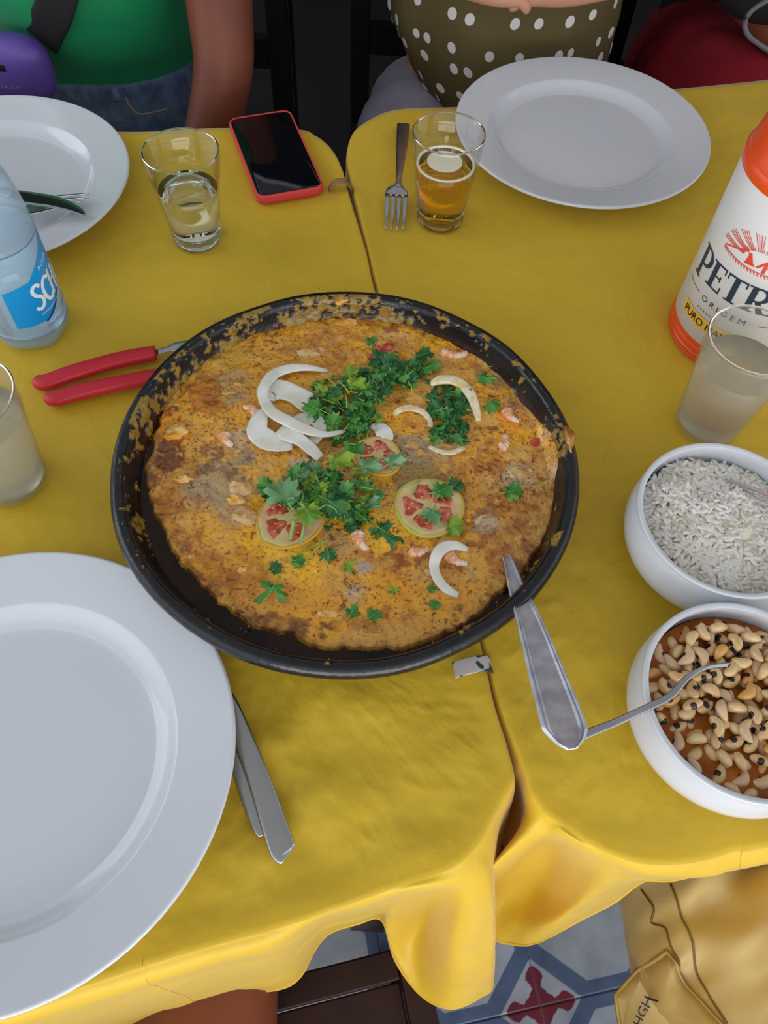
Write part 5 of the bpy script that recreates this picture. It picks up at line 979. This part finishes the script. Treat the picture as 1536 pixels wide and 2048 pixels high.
# khaki shorts at the near right
M_kh = mat('khaki_twill', C8(200, 172, 108), .38, col2=C8(186, 154, 88), vs_=9, bs=500, bst=.15, spec=.5, sheen=.2)
t = thing('person', (30, -20, -75), 'lap of a seated person in khaki cargo shorts with a stitched pocket, lower right', 'person')
body('body', [(35, -36, -24, 13, 10), (31.5, -24, -24, 6.), (32, 0, -24, 5.), (31.5, 10, -25, 4.6), (35, 0, -46, 4.2), (37, -16, -69, 3.2), (37, -9, -73, 3, 1.6), (44, -24, -22, 6.5), (46, 0, -22, 5.8), (47, 14, -23, 5.0), (47, 16, -46, 4.5), (47, 13, -69, 3.3), (47, 21, -73, 3, 1.6)],
   [(0, 1), (1, 2), (2, 3), (3, 4), (4, 5), (5, 6), (0, 7), (7, 8), (8, 9), (9, 10), (10, 11), (11, 12)], t)
KA = lambda y: (28.9, -23.2+.0*y, 9.6)
def kz(x, y):
    c = 30.7+(8-np.asarray(y))*.12; r = 8.7; d = np.clip((x-c)/r, -.995, 1); z = -23.0+r*np.sqrt(1-d*d)*.95
    P = np.c_[np.atleast_1d(x), np.atleast_1d(y), np.zeros(np.size(x))]; a = .75; q = np.c_[P[:, 0]*math.cos(a)+P[:, 1]*math.sin(a), (-P[:, 0]*math.sin(a)+P[:, 1]*math.cos(a))*2.4, P[:, 2]]
    return z+(fbm(q, .16, 77, 2)-.5)*2.8-1.3*np.abs(vnoise(q, .22, 79)-.5)*2
def kh():
    ys = np.linspace(-34, 16, 130); al = np.linspace(math.pi*1.02, -.02*math.pi, 70); V = []
    for y in ys:
        for a in al: x = 30.7+8.7*math.cos(a)+(8-y)*.12; z0 = float(-23+8.7*math.sin(a)*.95) ; V.append((x, y, z0))
    V = np.array(V); top = kz(V[:, 0], V[:, 1]); sn = np.clip((V[:, 2]+23)/4, 0, 1); V[:, 2] = V[:, 2]*(1-sn)+top*sn
    V[:, 0] += (fbm(V, .3, 78, 3)-.5)*.8*(1-sn)
    n = 70; F = [[i*n+j, i*n+j+1, (i+1)*n+j+1, (i+1)*n+j] for i in range(129) for j in range(69)]
    b = len(V); low = V.copy(); low[:, 2] = np.minimum(-23-.95*(low[:, 2]+23)*.8, -23)
    return join((V, F), (low, [f[::-1] for f in F]))
obj('shorts_leg', kh(), M_kh, t)
limb([(45, -34, -22), (46, -15, -22), (46, 12, -22)], [9.6, 9.4, 9], M_kh, 'shorts_leg', t, .8, 30)
def flap():
    a = [un(1376, 1890, -13.5), un(1290, 1985, -14.5), un(1296, 2048, -15), un(1310, 2130, -15), un(1540, 2130, -13.5), un(1487, 2048, -13.2), un(1430, 1965, -13)]
    p = np.array(a)[:, :2]; n = 26; cen = p.mean(0); ring = []
    pts = []
    for i in range(len(p)):
        for k in range(10): pts.append(p[i]+(p[(i+1) % len(p)]-p[i])*k/10)
    pts = np.array(pts); V = []; m = len(pts)
    lev = [(1.0, -.1), (1.0, .28), (.985, .36), (.93, .38), (.925, .33), (.915, .33), (.91, .38), (.7, .42), (.5, .45), (.3, .46), (.1, .46)]
    for s, h in lev: q = cen+(pts-cen)*s; V.append(np.c_[q, kz(q[:, 0], q[:, 1])+h])
    return loft(V)
fv, ff = flap(); fv[:, 2] = np.maximum(fv[:, 2], kz(fv[:, 0], fv[:, 1])+.05)
obj('pocket_flap', (fv, ff), mat('khaki_flap', C8(190, 160, 96), .5, bs=400, bst=.2, col2=C8(176, 144, 80), vs_=14), t, label='stitched cargo pocket flap')
M_th = mat('khaki_thread', C8(120, 92, 40), .7, bs=50, bst=.1)
for L in [[(1375, 1755), (1395, 1820), (1412, 1865), (1430, 1920), (1455, 1980), (1490, 2048)], [(1333, 1758), (1352, 1800), (1353, 1830), (1372, 1845), (1380, 1880), (1402, 1925)]]:
    P = np.array([un(u, v, -13.6) for u, v in L]); P[:, 2] = kz(P[:, 0], P[:, 1])+.05; P = cr(P, 40); P[:, 2] = kz(P[:, 0], P[:, 1])+.06; obj('seam', tube(P, .09), M_th, t)
tx = un(1345, 2062, -14.3); a_ = math.radians(62)
obj('lettering', text('HGH', 1.0, lambda a, b, z: (tx[0]+a*math.cos(a_)-b*math.sin(a_), tx[1]+a*math.sin(a_)+b*math.cos(a_), float(kz(tx[0]+a*math.cos(a_)-b*math.sin(a_), tx[1]+a*math.sin(a_)+b*math.cos(a_))[0])+1.5+z), .01), M_ik, t)
for o in bpy.data.objects:
    if o.type == 'MESH' and o.name.startswith('tile'): pass
print('all ok', len(bpy.data.objects), sum(len(m.polygons) for m in bpy.data.meshes))
